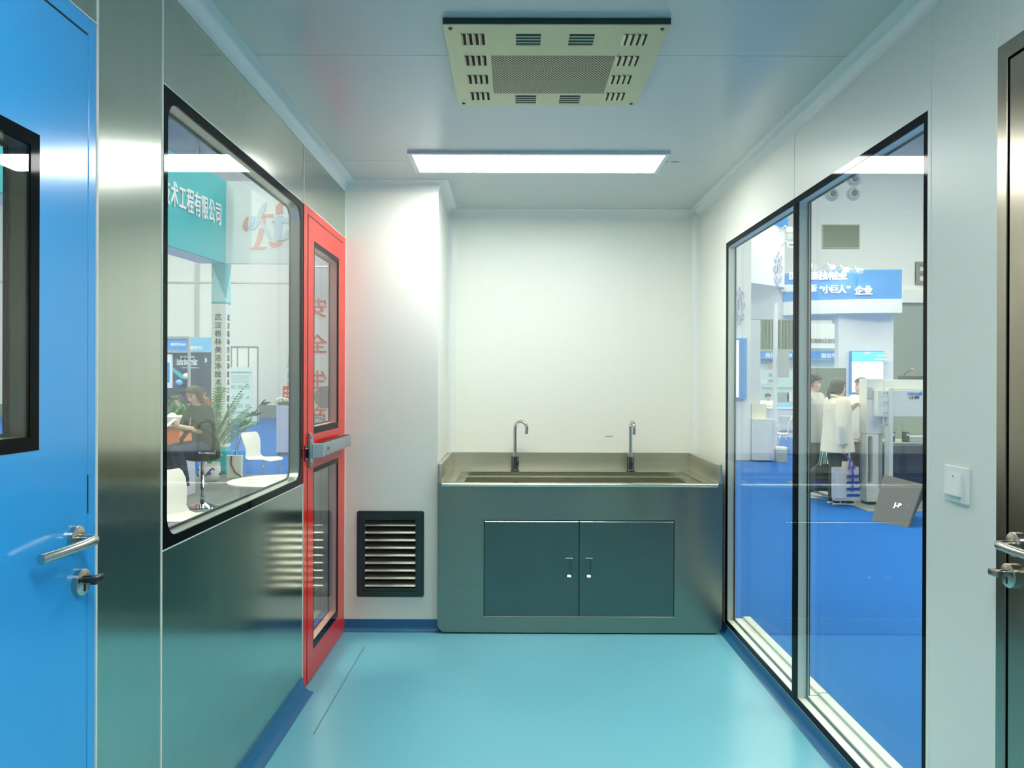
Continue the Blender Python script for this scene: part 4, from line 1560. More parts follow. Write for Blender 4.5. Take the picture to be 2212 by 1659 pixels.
# ---- end wall fittings: air nozzles, grille, big letter, dark lower wall
YW = 34.0
for x, y, lab in ((1796, 420, 'round white air nozzle on the hall wall, lower one away from the other two'), (1842, 419, 'round white air nozzle on the hall wall, directly under another nozzle'), (1843, 388, 'round white air nozzle on the hall wall, topmost of three')):
    c = at(x, y, YW)
    t = thing('air_nozzle', lab, 'air nozzle', (c.x, YW, c.z), 0, 'air nozzles on the hall wall')
    MB().lathe([(.29, 0), (.29, -.06), (.26, -.10), (.22, -.06), (.21, -.16), (.15, -.20), (.14, -.12), (0, -.12)], (0, 0, 0), 'y', 32).build('cone', M['nozzle'], t, smooth=35)
    MB().lathe([(.138, -.121), (.138, -.125), (0, -.125)], (.02, 0, -.01), 'y', 28).build('mouth', M['nozzle_hole'], t)
c0, c1 = at(1775, 485, YW), at(1856, 537, YW)
t = thing('air_grille', 'large green-grey rectangular slatted grille high on the hall wall', 'grille', ((c0.x + c1.x) / 2, YW, c1.z))
org = t.location
MB().ring(rect_as(c0.x, c1.x, c1.z, c0.z), rect_as(c0.x + .05, c1.x - .05, c1.z + .05, c0.z - .05), 'y', YW - .05, YW).build('frame', M['grille_green'], t, org)
b = MB()
n_ = 24
for k in range(n_):
    z = c1.z + .05 + (c0.z - c1.z - .1) * (k + .5) / n_
    b.prism([(YW - .04, z - .012), (YW - .035, z - .012), (YW - .005, z + .014), (YW - .01, z + .014)], 'x', c0.x + .05, c1.x - .05)
b.build('slats', M['grille_green'], t, org)
MB().box(c0.x + .05, c1.x - .05, YW - .004, YW - .002, c1.z + .05, c0.z - .05).build('backing', M['grille_green'], t, org)
c = at(1993, 593, YW)
o = lettering('hall_letter', 'B', 1.42, M['letter_brown'], None, (c.x - .04, YW - .06, c.z), (1, 0, 0), (0, 0, 1), depth=.05, bold=.02)
tag(o, 'large brown letter B on the white hall wall', 'letter')
z0, z1 = at(1960, 655, YW).z, at(1960, 627, YW).z
x0 = 14.2
structure(MB().box(x0, 30, YW - .25, YW, z0, z1).build('trim_10', M['hall_wall']), 'pale ledge along the hall wall under the big letter', 'trim')
structure(MB().box(x0, 30, YW - .08, YW, ZH, z0).build('trim_11', M['wall_dark']), 'grey-green lower part of the hall wall beside the machine', 'wall')
structure(MB().box(-30, -6.5, YW - .04, YW, at(430, 612, YW).z, at(430, 608, YW).z).build('trim_12', M['aluminium']), 'thin pipe line along the far hall wall, left', 'trim')
structure(MB().box(-6.5, 2, YW - .04, YW, at(600, 612, YW).z, at(600, 608, YW).z).build('trim_13', M['aluminium']), 'thin pipe line along the far hall wall, beyond the table', 'trim')
structure(MB().box(-30, 2, YW - .05, YW, ZH, at(600, 875, YW).z).build('baseboard_hall', M['wall_dark']), 'dark band along the foot of the far hall wall', 'baseboard')
for xx in (427,):
    c = at(xx, 600, YW)
    structure(MB().box(c.x - .08, c.x + .08, YW - .12, YW, ZH, 13).build('trim_14', M['aluminium']), 'upright pipe on the far hall wall left of the lettered post', 'trim')

# ---- big white stand with the blue curved sign
YB1 = 15.5
t = thing('white_booth', 'large white stand with a blue curved sign and gear emblems', 'booth', (7.5, 16.5, ZH))
org = t.location


def ob(x, y, Y=YB1):
    return at(x, y, Y)


# left tower
tx0, tx1 = ob(1560, 800).x, ob(1622, 800).x
MB().box(tx0, tx1, YB1, YB1 + .35, ZH, ob(1622, 515).z).build('tower', M['booth_white'], t, org)
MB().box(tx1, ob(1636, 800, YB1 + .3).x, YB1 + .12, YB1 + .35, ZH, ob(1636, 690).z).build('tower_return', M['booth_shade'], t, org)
MB().box(tx0, tx1 + .02, YB1 - .01, YB1 + .0, ZH, ZH + .02).build('tower_kick', M['mid_grey'], t, org)
# upper block between tower and sign
ux0, ux1 = tx1, at(1695, 560, YB1 + .9).x
zA, zB = at(1650, 520, YB1 + .6).z, at(1650, 617, YB1 + .6).z
ub = slab('upper_block', M['booth_white'], t, (ux0, YB1 + .1), (ux1, YB1 + .9), zB, zA + .35, .15, org)
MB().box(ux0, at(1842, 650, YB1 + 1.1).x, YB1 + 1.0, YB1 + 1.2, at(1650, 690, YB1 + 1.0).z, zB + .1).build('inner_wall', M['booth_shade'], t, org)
MB().prism([(ux0 - .3, YB1 + .05), (ux1 + .05, YB1 + .85), (ux1 + .05, YB1 + 2.0), (ux0 - .3, YB1 + 2.0)], 'z', zA + .35, zA + .55).build('blue_top', M['booth_blue'], t, org)


def gear(cx, y0, cz, r, parent, right, narrow=1.0):
    """emblem: ring of rounded lobes with a letter F inside"""
    r3 = Vector(right).normalized() * narrow
    b = MB()
    N = 8
    for k in range(N):
        a = 2 * PI * k / N
        c = Vector((cx, y0, cz)) + r3 * (r * .62 * math.cos(a)) + Vector((0, 0, r * .92 * math.sin(a)))
        lp = [c + r3 * (.17 * r * math.cos(u)) + Vector((0, 0, .22 * r * math.sin(u))) for u in [2 * PI * i / 10 for i in range(11)]]
        b.tube(lp, .014, 6, cap=False)
    lp = [Vector((cx, y0, cz)) + r3 * (.42 * r * math.cos(u)) + Vector((0, 0, .66 * r * math.sin(u))) for u in [2 * PI * i / 20 for i in range(21)]]
    b.tube(lp, .016, 6, cap=False)
    g_ = b.build('gear_emblem', M['lavender'], parent, org, smooth=True)
    lettering('emblem_letter', 'F', r * .95, M['lavender'], g_, (cx, y0, cz), right, (0, 0, 1), org, depth=.012, bold=.01, sx=.8 * narrow)


c = ob(1597, 660)
gear(c.x, YB1 - .01, c.z, .33, t, (1, 0, 0), .42)
dd = Vector((ux1 - ux0, .8, 0)).normalized()
k_ = .80
gear(ux0 + (ux1 - ux0) * k_, YB1 + .1 + .8 * k_ - .03, at(1685, 580, YB1 + .7).z, .33, t, dd, .6)
# curved blue sign
sgn, low = MB(), MB()
N = 24
xa, xb = at(1694, 600, YB1 + .9).x, at(1948, 600, YB1 + .3).x


def curve_y(u):
    return YB1 + .95 - .65 * u ** .7 - .12 * math.sin(PI * u)


zt0, zt1, zl0, zl1 = ob(1694, 566).z, ob(1948, 588).z, ob(1800, 642).z, ob(1948, 648).z
for k in range(N):
    u0, u1 = k / N, (k + 1) / N
    X0, X1 = xa + (xb - xa) * u0, xa + (xb - xa) * u1
    pr_ = [(X0, curve_y(u0)), (X1, curve_y(u1)), (X1, curve_y(u1) + .12), (X0, curve_y(u0) + .12)]
    sgn.prism(pr_, 'z', zl0, zt0 + (zt1 - zt0) * .5 + .0)
    low.prism([(X0, curve_y(u0) - .02), (X1, curve_y(u1) - .02), (X1, curve_y(u1) + .5), (X0, curve_y(u0) + .5)], 'z', ob(1700, 672).z, zl0)
sg = sgn.build('curved_sign', M['booth_blue'], t, org)
low.build('curved_fascia', M['booth_white'], t, org)


def sign_text(s, xs, y, size, m='text_white'):
    for ch, x in zip(s, xs):
        u = 0.0
        for _ in range(6):
            X = at(x, y, curve_y(u) - .01).x
            u = min(1, max(0, (X - xa) / (xb - xa)))
        d = Vector((xb - xa, (curve_y(min(1, u + .05)) - curve_y(max(0, u - .05))) / (min(1, u + .05) - max(0, u - .05)), 0))
        p = at(x, y, curve_y(u) - .012)
        lettering('character', ch, size, M[m], sg, p, d, (0, 0, 1), org, depth=.012, bold=.010, sx=.9)


sign_text('国家高新技术企业', [1713, 1731, 1748, 1764, 1779, 1793, 1806, 1821], 597, .185)
sign_text('国家级专精特新', [1695, 1705, 1714, 1722, 1731, 1744, 1757], 624, .165)
sign_text('“小巨人”', [1774, 1786, 1802, 1819, 1833], 626, .185)
sign_text('企业', [1856, 1875], 629, .20)
# right wall of the stand, posts
rx0, rx1 = ob(1836, 800).x, ob(1948, 800, YB1 + .2).x
MB().box(rx0, rx1, YB1 + .55, YB1 + .75, ZH, ob(1900, 655).z).build('right_wall', M['booth_white'], t, org)
px_ = at(1676, 800, YB1 + .5)
MB().box(px_.x - .035, px_.x + .035, YB1 + .5, YB1 + .58, ZH, at(1676, 655, YB1 + .5).z).build('slim_post', M['booth_white'], t, org)
v_ = at(1691, 785, YB1 + .45)
mo = MB().box(v_.x - .09, v_.x + .12, YB1 + .42, YB1 + .48, at(1690, 815, YB1 + .45).z, at(1690, 757, YB1 + .45).z, bev=.005).build('post_monitor', M['machine_shade'], t, org)
# lightboxes
lx = ob(1611, 800).x
l_ = MB().box(tx0 - .05, lx, YB1 - .08, YB1 - .001, ob(1600, 861).z, ob(1600, 731).z, bev=.004).build('lightbox', M['booth_blue'], t, org)
x1 = ob(1596, 800, YB1 - .09).x
MB().box(tx0 - .03, x1, YB1 - .086, YB1 - .08, ob(1600, 858, YB1 - .08).z, ob(1600, 735, YB1 - .08).z).build('lit_screen', M['screen_white'], l_, org)
x0, x1 = ob(1859, 800).x, ob(1932, 800).x
l_ = MB().box(x0, x1, YB1 + .46, YB1 + .549, ob(1890, 850).z, ob(1890, 756).z, bev=.004).build('lightbox', M['booth_blue'], t, org)
s_ = MB().box(x0 + .03, x1 - .01, YB1 + .45, YB1 + .46, ob(1890, 848).z, ob(1890, 780).z).build('lit_screen', M['screen_white'], l_, org)
s2 = MB().box(x0 + .03, x1 - .01, YB1 + .45, YB1 + .46, ob(1890, 780).z, ob(1890, 758).z).build('lit_heading', M['screen_cyan'], l_, org)
for yy, w_ in ((762, .07), (768, .15), (776, .18)):
    c = at(1910 if yy > 764 else 1874, yy, YB1 + .44)
    MB().box(c.x - w_, c.x + w_, YB1 + .445, YB1 + .45, c.z - .018, c.z + .018).build('heading_line', M['text_white'], s2, org)
# spot lamps along the sign's top
for x, y, on in ((1748, 573, 1), (1798, 577, 0), (1827, 582, 1), (1858, 585, 0), (1705, 495, 1), (1708, 528, 1)):
    Yp = YB1 + .15
    c = at(x, y, Yp)
    b_ = thing('spotlight', 'white spot lamp over the blue sign, ' + {1748: 'leftmost one over the lettering', 1798: 'second from the left along the sign', 1827: 'the glowing one in the middle of the sign', 1858: 'rightmost along the sign', 1705: 'high one by the white block', 1708: 'lower one by the white block'}[x], 'spotlight', (c.x, Yp, c.z), 0, 'spotlights over the blue sign')
    mt = Matrix.Rotation(.5, 4, 'X') @ Matrix.Scale(.75, 4)
    MB().box(-.075, .075, -.06, .06, -.05, .05, bev=.01, mtx=mt).build('housing', M['spot_body'], b_)
    MB().box(-.065, .065, -.055, .055, -.058, -.05, mtx=mt).build('lamp_face', M['spot_face'] if on else M['spot_body'], b_)
    MB().tube([(0, .05, .0), (0, .25, .12), (0, .55, .06)], .014, 8).build('arm', M['spot_body'], b_, smooth=True)
for x, y, pw_, Yp in ((1835, 585, 60, YB1 - .25), (1700, 510, 40, YB1 + .1), (1760, 578, 25, YB1 - .1)):
    c = at(x, y, Yp)
    l = bpy.data.lights.new('spot_glow', 'POINT')
    l.energy = pw_ * .22
    l.shadow_soft_size = .06
    lo = bpy.data.objects.new('spot_glow', l)
    lo.location = c
    COL.objects.link(lo)

# ---- reception desk of that stand, chairs, seated man
x0, x1 = at(1628, 950, YB1 - .15).x, at(1674, 950, YB1 - .15).x
zt = at(1650, 905, YB1 - .1).z
t = thing('reception_desk', 'white reception desk with a lavender curved stripe', 'desk', ((x0 + x1) / 2, YB1 + .1, ZH))
org = t.location
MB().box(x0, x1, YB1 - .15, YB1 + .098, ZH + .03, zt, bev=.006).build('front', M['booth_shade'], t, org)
MB().box(x0, x0 + .3, YB1 + .0, YB1 + .098, zt, zt + .30).build('upstand', M['cream'], t, org)
st = [(at(1666, 992, YB1 - .16).x, at(1666, 992, YB1 - .16).z), (at(1664, 960, YB1 - .16).x, at(1664, 960, YB1 - .16).z), (at(1665, 940, YB1 - .16).x, at(1665, 940, YB1 - .16).z), (at(1668, 928, YB1 - .16).x, at(1668, 928, YB1 - .16).z), (at(1673, 922, YB1 - .16).x, at(1673, 922, YB1 - .16).z)]
stroke('stripe', st, [.05, .05, .05, .04, .02], M['lavender'], t, org, YB1 - .149, .005)
cy_ = 17.2
for x, lab, rz in ((1687, 'white moulded chair behind the reception desk', -1.9), (1704, 'white moulded chair at the far display table of the white stand', 2.6)):
    c = at(x, 960, cy_ + (x - 1687) * .04)
    ch_ = chair((c.x, cy_ + (x - 1687) * .04, ZH), rz, lab)
    ch_['group'] = 'white chairs of the white stand'
x0, x1 = at(1678, 990, 15.3).x, at(1696, 990, 15.3).x
t = thing('pouffe', 'small grey upholstered stool with a pale top by the reception desk', 'stool', ((x0 + x1) / 2, 15.3, ZH))
MB().box(-.1, .1, -.1, .1, .24, .31, bev=.02).build('cushion', M['paper'], t, smooth=40)
MB().box(-.095, .095, -.095, .095, 0, .24, bev=.01).build('base', M['machine_shade'], t)

# ---- stands beyond the opening
t = thing('far_stand', 'pale mint stand with a long blue number board, beyond the white stand', 'booth', (10.5, 24, ZH))
org = t.location
YF = 24.0
x0, x1 = at(1630, 800, YF).x, at(1845, 800, YF).x
MB().box(x0, x1 + .5, YF + .3, YF + .38, ZH, at(1700, 776, YF).z).build('back_panels', M['mint_pale'], t, org)
nb = MB().box(x0, x1 + .5, YF, YF + .04, at(1700, 776, YF).z, at(1700, 759, YF).z).build('number_board', M['booth_blue'], t, org)
MB().box(x0, x1 + .5, YF - .01, YF + .05, at(1700, 759, YF).z, at(1700, 754, YF).z).build('top_rail', M['aluminium'], t, org)
c = at(1803, 769, YF)
lettering('number', '展位号:B010', .16, M['text_white'], nb, (c.x, YF - .005, c.z), (1, 0, 0), (0, 0, 1), org, bold=.006)
c = at(1682, 768, YF)
lettering('number', '展位号:B009', .16, M['text_white'], nb, (c.x, YF - .005, c.z), (1, 0, 0), (0, 0, 1), org, bold=.006)
for x in (1637, 1740):
    c = at(x, 800, YF)
    MB().box(c.x - .03, c.x + .03, YF - .02, YF + .06, ZH, at(1700, 756, YF).z).build('upright', M['aluminium'], t, org)
c = at(1656, 780, YF + .28)
lettering('heading', 'TPE/TPU', .14, M['text_grey'], t, (c.x, YF + .296, c.z), (1, 0, 0), (0, 0, 1), org)
for x, y, w_, h_, mm in ((1666, 793, .13, .06, 'peach'), (1706, 793, .08, .06, 'peach'), (1665, 810, .06, .05, 'print_grey'), (1666, 822, .09, .04, 'print_grey'), (1680, 838, .5, .03, 'mint'),
                         (1650, 826, .1, .07, 'paper'), (1752, 800, .18, .12, 'paper'), (1752, 820, .18, .1, 'mint'), (1692, 858, .18, .15, 'print_grey'), (1707, 857, .1, .15, 'paper')):
    c = at(x, y, YF + .29)
    MB().box(c.x - w_, c.x + w_, YF + .285, YF + .3, c.z - h_, c.z + h_).build('product_print', M[mm], t, org)
x0, x1 = at(1655, 880, 22.5).x, at(1722, 880, 22.5).x
t = thing('display_table', 'white display table before the mint stand', 'table', ((x0 + x1) / 2, 22.5, ZH))
org = t.location
zt = at(1690, 880, 22.5).z
MB().box(x0, x1, 22.3, 22.8, zt - .05, zt, bev=.004).build('tabletop', M['booth_white'], t, org)
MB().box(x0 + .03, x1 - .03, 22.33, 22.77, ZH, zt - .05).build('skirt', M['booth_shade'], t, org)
c = at(1699, 877, 22.4)
b = MB().box(c.x - .17, c.x + .17, 22.45, 22.6, zt + .0005, zt + .12, bev=.01)
tag(b.build('sample_case', M['sky_blue']), 'small blue sample case on the white display table', 'case')
# hanging white sign with dark characters, curtain
t = thing('hanging_sign', 'white sign board with dark characters above the mint stand', 'sign', (at(1775, 740, 26).x, 26, at(1775, 757, 26).z))
org = t.location
x0, x1 = at(1735, 740, 26).x, at(1806, 740, 26).x
sb_ = MB().box(x0, x1, 26, 26.3, at(1775, 757, 26).z, at(1775, 699, 26).z).build('board', M['booth_white'], t, org)
c = at(1772, 737, 26)
lettering('character', '品質業務优信誉', .16, M['text_grey'], sb_, (c.x, 25.995, c.z), (1, 0, 0), (0, 0, 1), org, bold=.008)
for xx in (x0 + .1, x1 - .1):
    MB().box(xx - .03, xx + .03, 26.1, 26.16, ZH, at(1775, 750, 26).z).build('pole', M['aluminium'], t, org)
MB().box(x0, x1, 25.98, 26, at(1775, 756, 26).z, at(1775, 752, 26).z).build('blue_edge', M['sky_blue'], sb_, org)
c0_, c1_ = at(1630, 700, 27), at(1716, 700, 27)
b = MB()
n_ = 44
for k in range(n_):
    u0, u1 = k / n_, (k + 1) / n_
    X0, X1 = c0_.x + (c1_.x - c0_.x) * u0, c0_.x + (c1_.x - c0_.x) * u1
    ya, yb = 27 + .12 * math.sin(k * 1.7), 27 + .12 * math.sin((k + 1) * 1.7)
    b.prism([(X0, ya), (X1, yb), (X1, yb + .03), (X0, ya + .03)], 'z', ZH, at(1670, 660, 27).z)
b2 = b.build('pleated_curtain', M['curtain'], smooth=60)
tag(b2, 'grey-green pleated curtain hanging behind the white stand', 'curtain')
x0, x1 = at(1800, 740, 29).x, at(1842, 740, 29).x
b = MB().box(x0, x1, 29, 29.1, ZH, at(1820, 640, 29).z)
tag(b.build('grey_screen_wall', M['wall_dark']), 'tall grey-green screen wall behind the hanging sign', 'partition')

# ---- dark monitor on a stand behind the man
YM = 13.2
x0, x1 = at(1749, 830, YM).x, at(1828, 830, YM).x
t = thing('floor_monitor', 'large dark monitor on a floor stand behind the standing man', 'monitor', ((x0 + x1) / 2, YM, ZH))
org = t.location
z0, z1 = at(1790, 905, YM).z, at(1790, 795, YM).z
MB().box(x0, x1, YM, YM + .06, z0, z1, bev=.006).build('housing', M['mid_grey'], t, org)
MB().box(x0 + .02, x1 - .02, YM - .003, YM, z0 + .02, z1 - .02).build('screen', M['wall_dark'], t, org)
MB().box(x0 + .05, x1 - .05, YM + .005, YM + .05, z1, z1 + .015).build('lamp_strip', M['booth_white'], t, org)
xm = (x0 + x1) / 2
MB().box(xm - .04, xm + .04, YM + .06, YM + .12, ZH + .02, z1 - .1).build('pole', M['mid_grey'], t, org)
MB().box(xm - .25, xm + .25, YM - .1, YM + .28, ZH, ZH + .02).build('foot_plate', M['mid_grey'], t, org)
# white panel left of monitor and small round high table
c = at(1843, 960, 11.6)
t = thing('high_table', 'white pedestal with a chamfered top between the two women', 'table', (c.x, 11.9, ZH))
MB().loft([((0, 0, .02), (.24, 0, 0), (0, .2, 0)), ((0, 0, .72), (.24, 0, 0), (0, .2, 0))], 24, power=5).build('body', M['machine_white'], t, smooth=40)
MB().loft([((0, 0, .72), (.25, 0, 0), (0, .21, 0)), ((0, 0, .75), (.26, 0, 0), (0, .22, 0))], 24, power=5).build('top', M['booth_white'], t, smooth=40)
MB().box(-.2, .2, -.17, .17, 0, .02).build('base', M['mid_grey'], t)
t2 = thing('laptop', 'small open laptop on the white pedestal', 'laptop', (c.x - .06, 11.86, ZH + .7505), .3)
MB().box(-.13, .13, -.09, .09, 0, .015, bev=.003).build('keyboard_half', M['mid_grey'], t2)
MB().box(-.13, .13, -.005, .005, 0, .17, bev=.002, mtx=Matrix.Translation((0, .09, .015)) @ Matrix.Rotation(-.3, 4, 'X')).build('screen_half', M['paper'], t2)

# ---- white machine
YQ = 9.9
t = thing('white_machine', 'white industrial machine with an upright slotted post and overhanging head', 'machine', (at(1895, 1087, YQ).x, YQ + .3, ZH + .01))
org = t.location


def oq(x, y, Y=YQ):
    return at(x, y, Y)


mx0, mx1 = oq(1872, 900).x, oq(1908, 900).x
mzt, mzb = oq(1890, 818).z, oq(1890, 1062).z
n = 8
sl = rrect(oq(1874.5, 980).x, oq(1885.5, 980).x, oq(1880, 1046).z, oq(1880, 942).z, .03, n)
b = MB().ring(rect_as(mx0, mx1 - .06, mzb, oq(1880, 938).z, n), sl, 'y', YQ, YQ + .12)
b.build('slotted_post', M['machine_white'], t, org)
MB().box(mx0, mx1, YQ, YQ + .22, oq(1880, 937.5).z, mzt, bev=.01).build('post_head', M['machine_white'], t, org)
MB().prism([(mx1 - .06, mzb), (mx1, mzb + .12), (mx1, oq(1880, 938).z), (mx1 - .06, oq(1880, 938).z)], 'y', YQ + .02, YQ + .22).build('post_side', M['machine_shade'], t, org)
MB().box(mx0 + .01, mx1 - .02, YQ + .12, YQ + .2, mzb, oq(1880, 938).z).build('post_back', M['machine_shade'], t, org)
xr = mx0 + 3.2
MB().box(mx0 + .01, xr, YQ + .05, YQ + .25, oq(1900, 842).z, oq(1900, 820).z, bev=.01).build('top_beam', M['machine_white'], t, org)
hx0 = oq(1896, 870, YQ - .12).x
hd = MB().box(hx0, xr, YQ - .12, YQ + .25, oq(1900, 900, YQ - .12).z, oq(1900, 843, YQ - .12).z, bev=.008).build('head', M['machine_white'], t, org)
xj = oq(1914, 870, YQ - .12).x
pp_ = MB().box(oq(1909, 900).x, oq(1918, 900).x, YQ - .14, YQ - .02, oq(1910, 1030, YQ - .1).z, oq(1910, 838, YQ - .12).z, bev=.004).build('front_rail', M['machine_white'], t, org)
for yy in (849, 870, 892, 904, 918):
    for xx in (1910.5, 1916.5):
        c = oq(xx, yy, YQ - .14)
        MB().lathe([(.010, -.005), (.010, 0)], (c.x, YQ - .14, c.z), 'y', 10).build('bolt', M['mid_grey'], pp_, org)
c = oq(1976, 850, YQ - .12)
lettering('maker_name', 'Uni-mill', .058, M['booth_blue'], hd, (c.x, YQ - .126, c.z), (1, 0, 0), (0, 0, 1), org, bold=.002)
lettering('maker_name', '▮▮ 精机', .032, M['navy'], hd, (c.x - .01, YQ - .126, c.z - .05), (1, 0, 0), (0, 0, 1), org, bold=.001)
MB().box(5.08, xr, YQ + .35, YQ + 1.1, oq(1940, 1060, YQ + .4).z, oq(1940, 962, YQ + .4).z).build('table_body', M['navy'], t, org)
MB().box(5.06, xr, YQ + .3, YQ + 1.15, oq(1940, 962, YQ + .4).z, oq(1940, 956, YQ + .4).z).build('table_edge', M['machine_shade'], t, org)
MB().box(5.08, xr, YQ + 1.15, YQ + 1.25, ZH + .1, oq(1940, 842, YQ).z).build('rear_guard', M['wall_dark'], t, org)
for xx in (1925, 1956):
    c = oq(xx, 942, YQ + .5)
    cl = MB().box(c.x - .03, c.x + .03, YQ + .45, YQ + .55, oq(1940, 956, YQ + .4).z, c.z + .06, bev=.01).build('clamp', M['black'], t, org)
    MB().ball((c.x, YQ + .44, c.z + .02), .018, 8, 6).build('clamp_ball', M['text_white'], cl, org, smooth=True)
c = oq(1982, 945, YQ + .5)
MB().box(c.x - .14, c.x + .3, YQ + .45, YQ + .6, oq(1940, 956, YQ + .4).z, c.z + .02, bev=.01).build('workpiece', M['paper'], t, org)
for xx, yy, ww in ((1880, 1070, .09), (1884, 1082, .08)):
    c = oq(xx, yy, YQ + .02)
MB().box(mx0, mx1 - .03, YQ + .0, YQ + .2, ZH + .04, mzb, bev=.006).build('foot_block', M['machine_white'], t, org)
MB().box(mx0 + .0, mx1 - .05, YQ - .02, YQ + .15, ZH + .0105, ZH + .04, bev=.004).build('levelling_foot', M['shoe_black'], t, org)
MB().box(xr - .3, xr, YQ + .1, YQ + 1.1, ZH + .0105, oq(1940, 842, YQ).z).build('far_post', M['machine_white'], t, org)
c = oq(1879.5, 848, YQ - .005)
MB().box(c.x - .032, c.x + .03, YQ - .014, YQ, c.z - .075, c.z + .065, bev=.003).build('control_plate', M['machine_shade'], t, org)
zt = mzt + .0
c = oq(1960, 812, YQ + .15)
t = thing('desk_microphone', 'small black arm with a red tip on top of the white machine', 'microphone', (c.x, YQ + .15, oq(1900, 820).z + .0005))
MB().box(-.10, .22, -.06, .06, 0, .05, bev=.01).build('base', M['dark_grey'], t)
MB().tube([(-.06, 0, .04), (-.02, 0, .09), (.05, 0, .13)], .008, 8).build('arm', M['dark_grey'], t, smooth=True)
MB().ball((.065, 0, .137), (.022, .015, .012), 10, 7).build('tip', M['orange'], t, smooth=True)

# ---- grey angled plate standing on the carpet
P0, P1, P2 = at(1882, 1109, 8.75), at(1961, 1138, 8.35), at(1909, 1025, 9.0)
t = thing('grey_plate', 'bent dark grey metal cover with a small emblem standing on the blue carpet', 'cover', (P0.x, P0.y, ZH))
org = t.location
th = .012
A = Vector((P0.x, P0.y, ZH))
B = Vector((P1.x, P1.y, ZH))
D_ = Vector(P2)
pn = (B - A).cross(D_ - A).normalized()
ray = at(1993, 1046, 9.0) - EYE
C_ = EYE + ray * ((A - EYE).dot(pn) / ray.dot(pn))
if pn.y > 0:
    pn = -pn


def slab4(q, off):
    b = MB()
    t0 = [b.bm.verts.new(v) for v in q]
    t1 = [b.bm.verts.new(v - off) for v in q]
    b.bm.faces.new(t0)
    b.bm.faces.new(t1[::-1])
    for i in range(4):
        j = (i + 1) % 4
        b.bm.faces.new((t0[i], t1[i], t1[j], t0[j]))
    return b


fp = slab4([A, B, C_, D_], pn * th).build('front_sheet', M['plate_grey'], t, org)
E2 = B + Vector((.45, .75, 0))
F2 = C_ + Vector((.30, .45, -.05))
slab4([B + pn * -.001, E2, F2, C_ + pn * -.001], Vector((-.012, .006, 0))).build('side_sheet', M['dark_grey'], t, org)
cc = A.lerp(B, .58).lerp(D_.lerp(C_, .58), .42)
lettering('emblem', 'J-P', .075, M['chrome'], fp, cc + pn * .003, (B - A), (D_ - A), org, depth=.004, bold=.003)

# ------------------------------------------------------------ people


def hand(b, w, d, n, L=.17, curl=.5, side=1, spread=1.0):
    """palm and five fingers from the wrist w; d = finger direction, n = palm normal (fingers curl towards it)"""
    d = Vector(d).normalized()
    n = Vector(n)
    n = (n - d * n.dot(d)).normalized()
    s = d.cross(n) * side            # towards the thumb
    w = Vector(w)
    k = L / .17
    b.loft([(w - d * .01, s * .024 * k, n * .017 * k), (w + d * .03 * k, s * .034 * k, n * .015 * k), (w + d * .075 * k, s * .038 * k, n * .013 * k), (w + d * .088 * k, s * .034 * k, n * .010 * k)], 12, power=2.6)
    for i, (o, ln) in enumerate(((.027, .070), (.009, .078), (-.009, .072), (-.026, .058))):
        p = w + d * .080 * k + s * o * k
        a = .15
        pts = [p - d * .012 * k, p]
        for f in (.45, .32, .23):
            a += curl * (.8 + .12 * i)
            v = d * math.cos(a) + n * math.sin(a) + s * (o * 1.5 * spread)
            p = p + v.normalized() * ln * f * k
            pts.append(p)
        b.tube(pts, [.0095 * k, .0095 * k, .0088 * k, .008 * k, .007 * k], 8)
    p = w + d * .022 * k + s * .028 * k
    pts = [p - s * .012 * k, p]
    for f, (cs, cd, cn) in ((.032, (.75, .6, .25)), (.027, (.35, .85, .3 + .5 * curl)), (.022, (.1, .8, .4 + .6 * curl))):
        p = p + (s * cs + d * cd + n * cn).normalized() * f * k
        pts.append(p)
    b.tube(pts, [.011 * k, .011 * k, .010 * k, .009 * k, .0075 * k], 8)


def head_mesh(b, c, f, up, k=1.0):
    """skull, jaw, nose, ears and neck stub round the centre c, facing f"""
    f = Vector(f).normalized()
    up = Vector(up)
    up = (up - f * up.dot(f)).normalized()
    l = up.cross(f)
    c = Vector(c)

    def E(o, a, bb, cc, m=12):
        # ellipsoid with axes l, f, up
        R = []
        for i in range(1, m):
            t = PI * i / m
            R.append((o - up * cc * math.cos(t), l * a * math.sin(t), f * bb * math.sin(t)))
        b.loft(R, 16)
    E(c + up * .025 * k - f * .008 * k, .073 * k, .092 * k, .088 * k)
    E(c - up * .045 * k + f * .022 * k, .055 * k, .064 * k, .070 * k)
    E(c - up * .088 * k + f * .055 * k, .026 * k, .024 * k, .022 * k, 8)
    b.loft([(c + up * .012 * k + f * .078 * k, l * .006 * k, up * .006 * k), (c - up * .018 * k + f * .098 * k, l * .011 * k, up * .010 * k), (c - up * .034 * k + f * .088 * k, l * .016 * k, up * .006 * k)], 10)
    for s in (-1, 1):
        E(c + l * s * .074 * k - f * .004 * k - up * .012 * k, .009 * k, .018 * k, .030 * k, 8)
        E(c + l * s * .036 * k + f * .066 * k - up * .022 * k, .022 * k, .016 * k, .022 * k, 8)


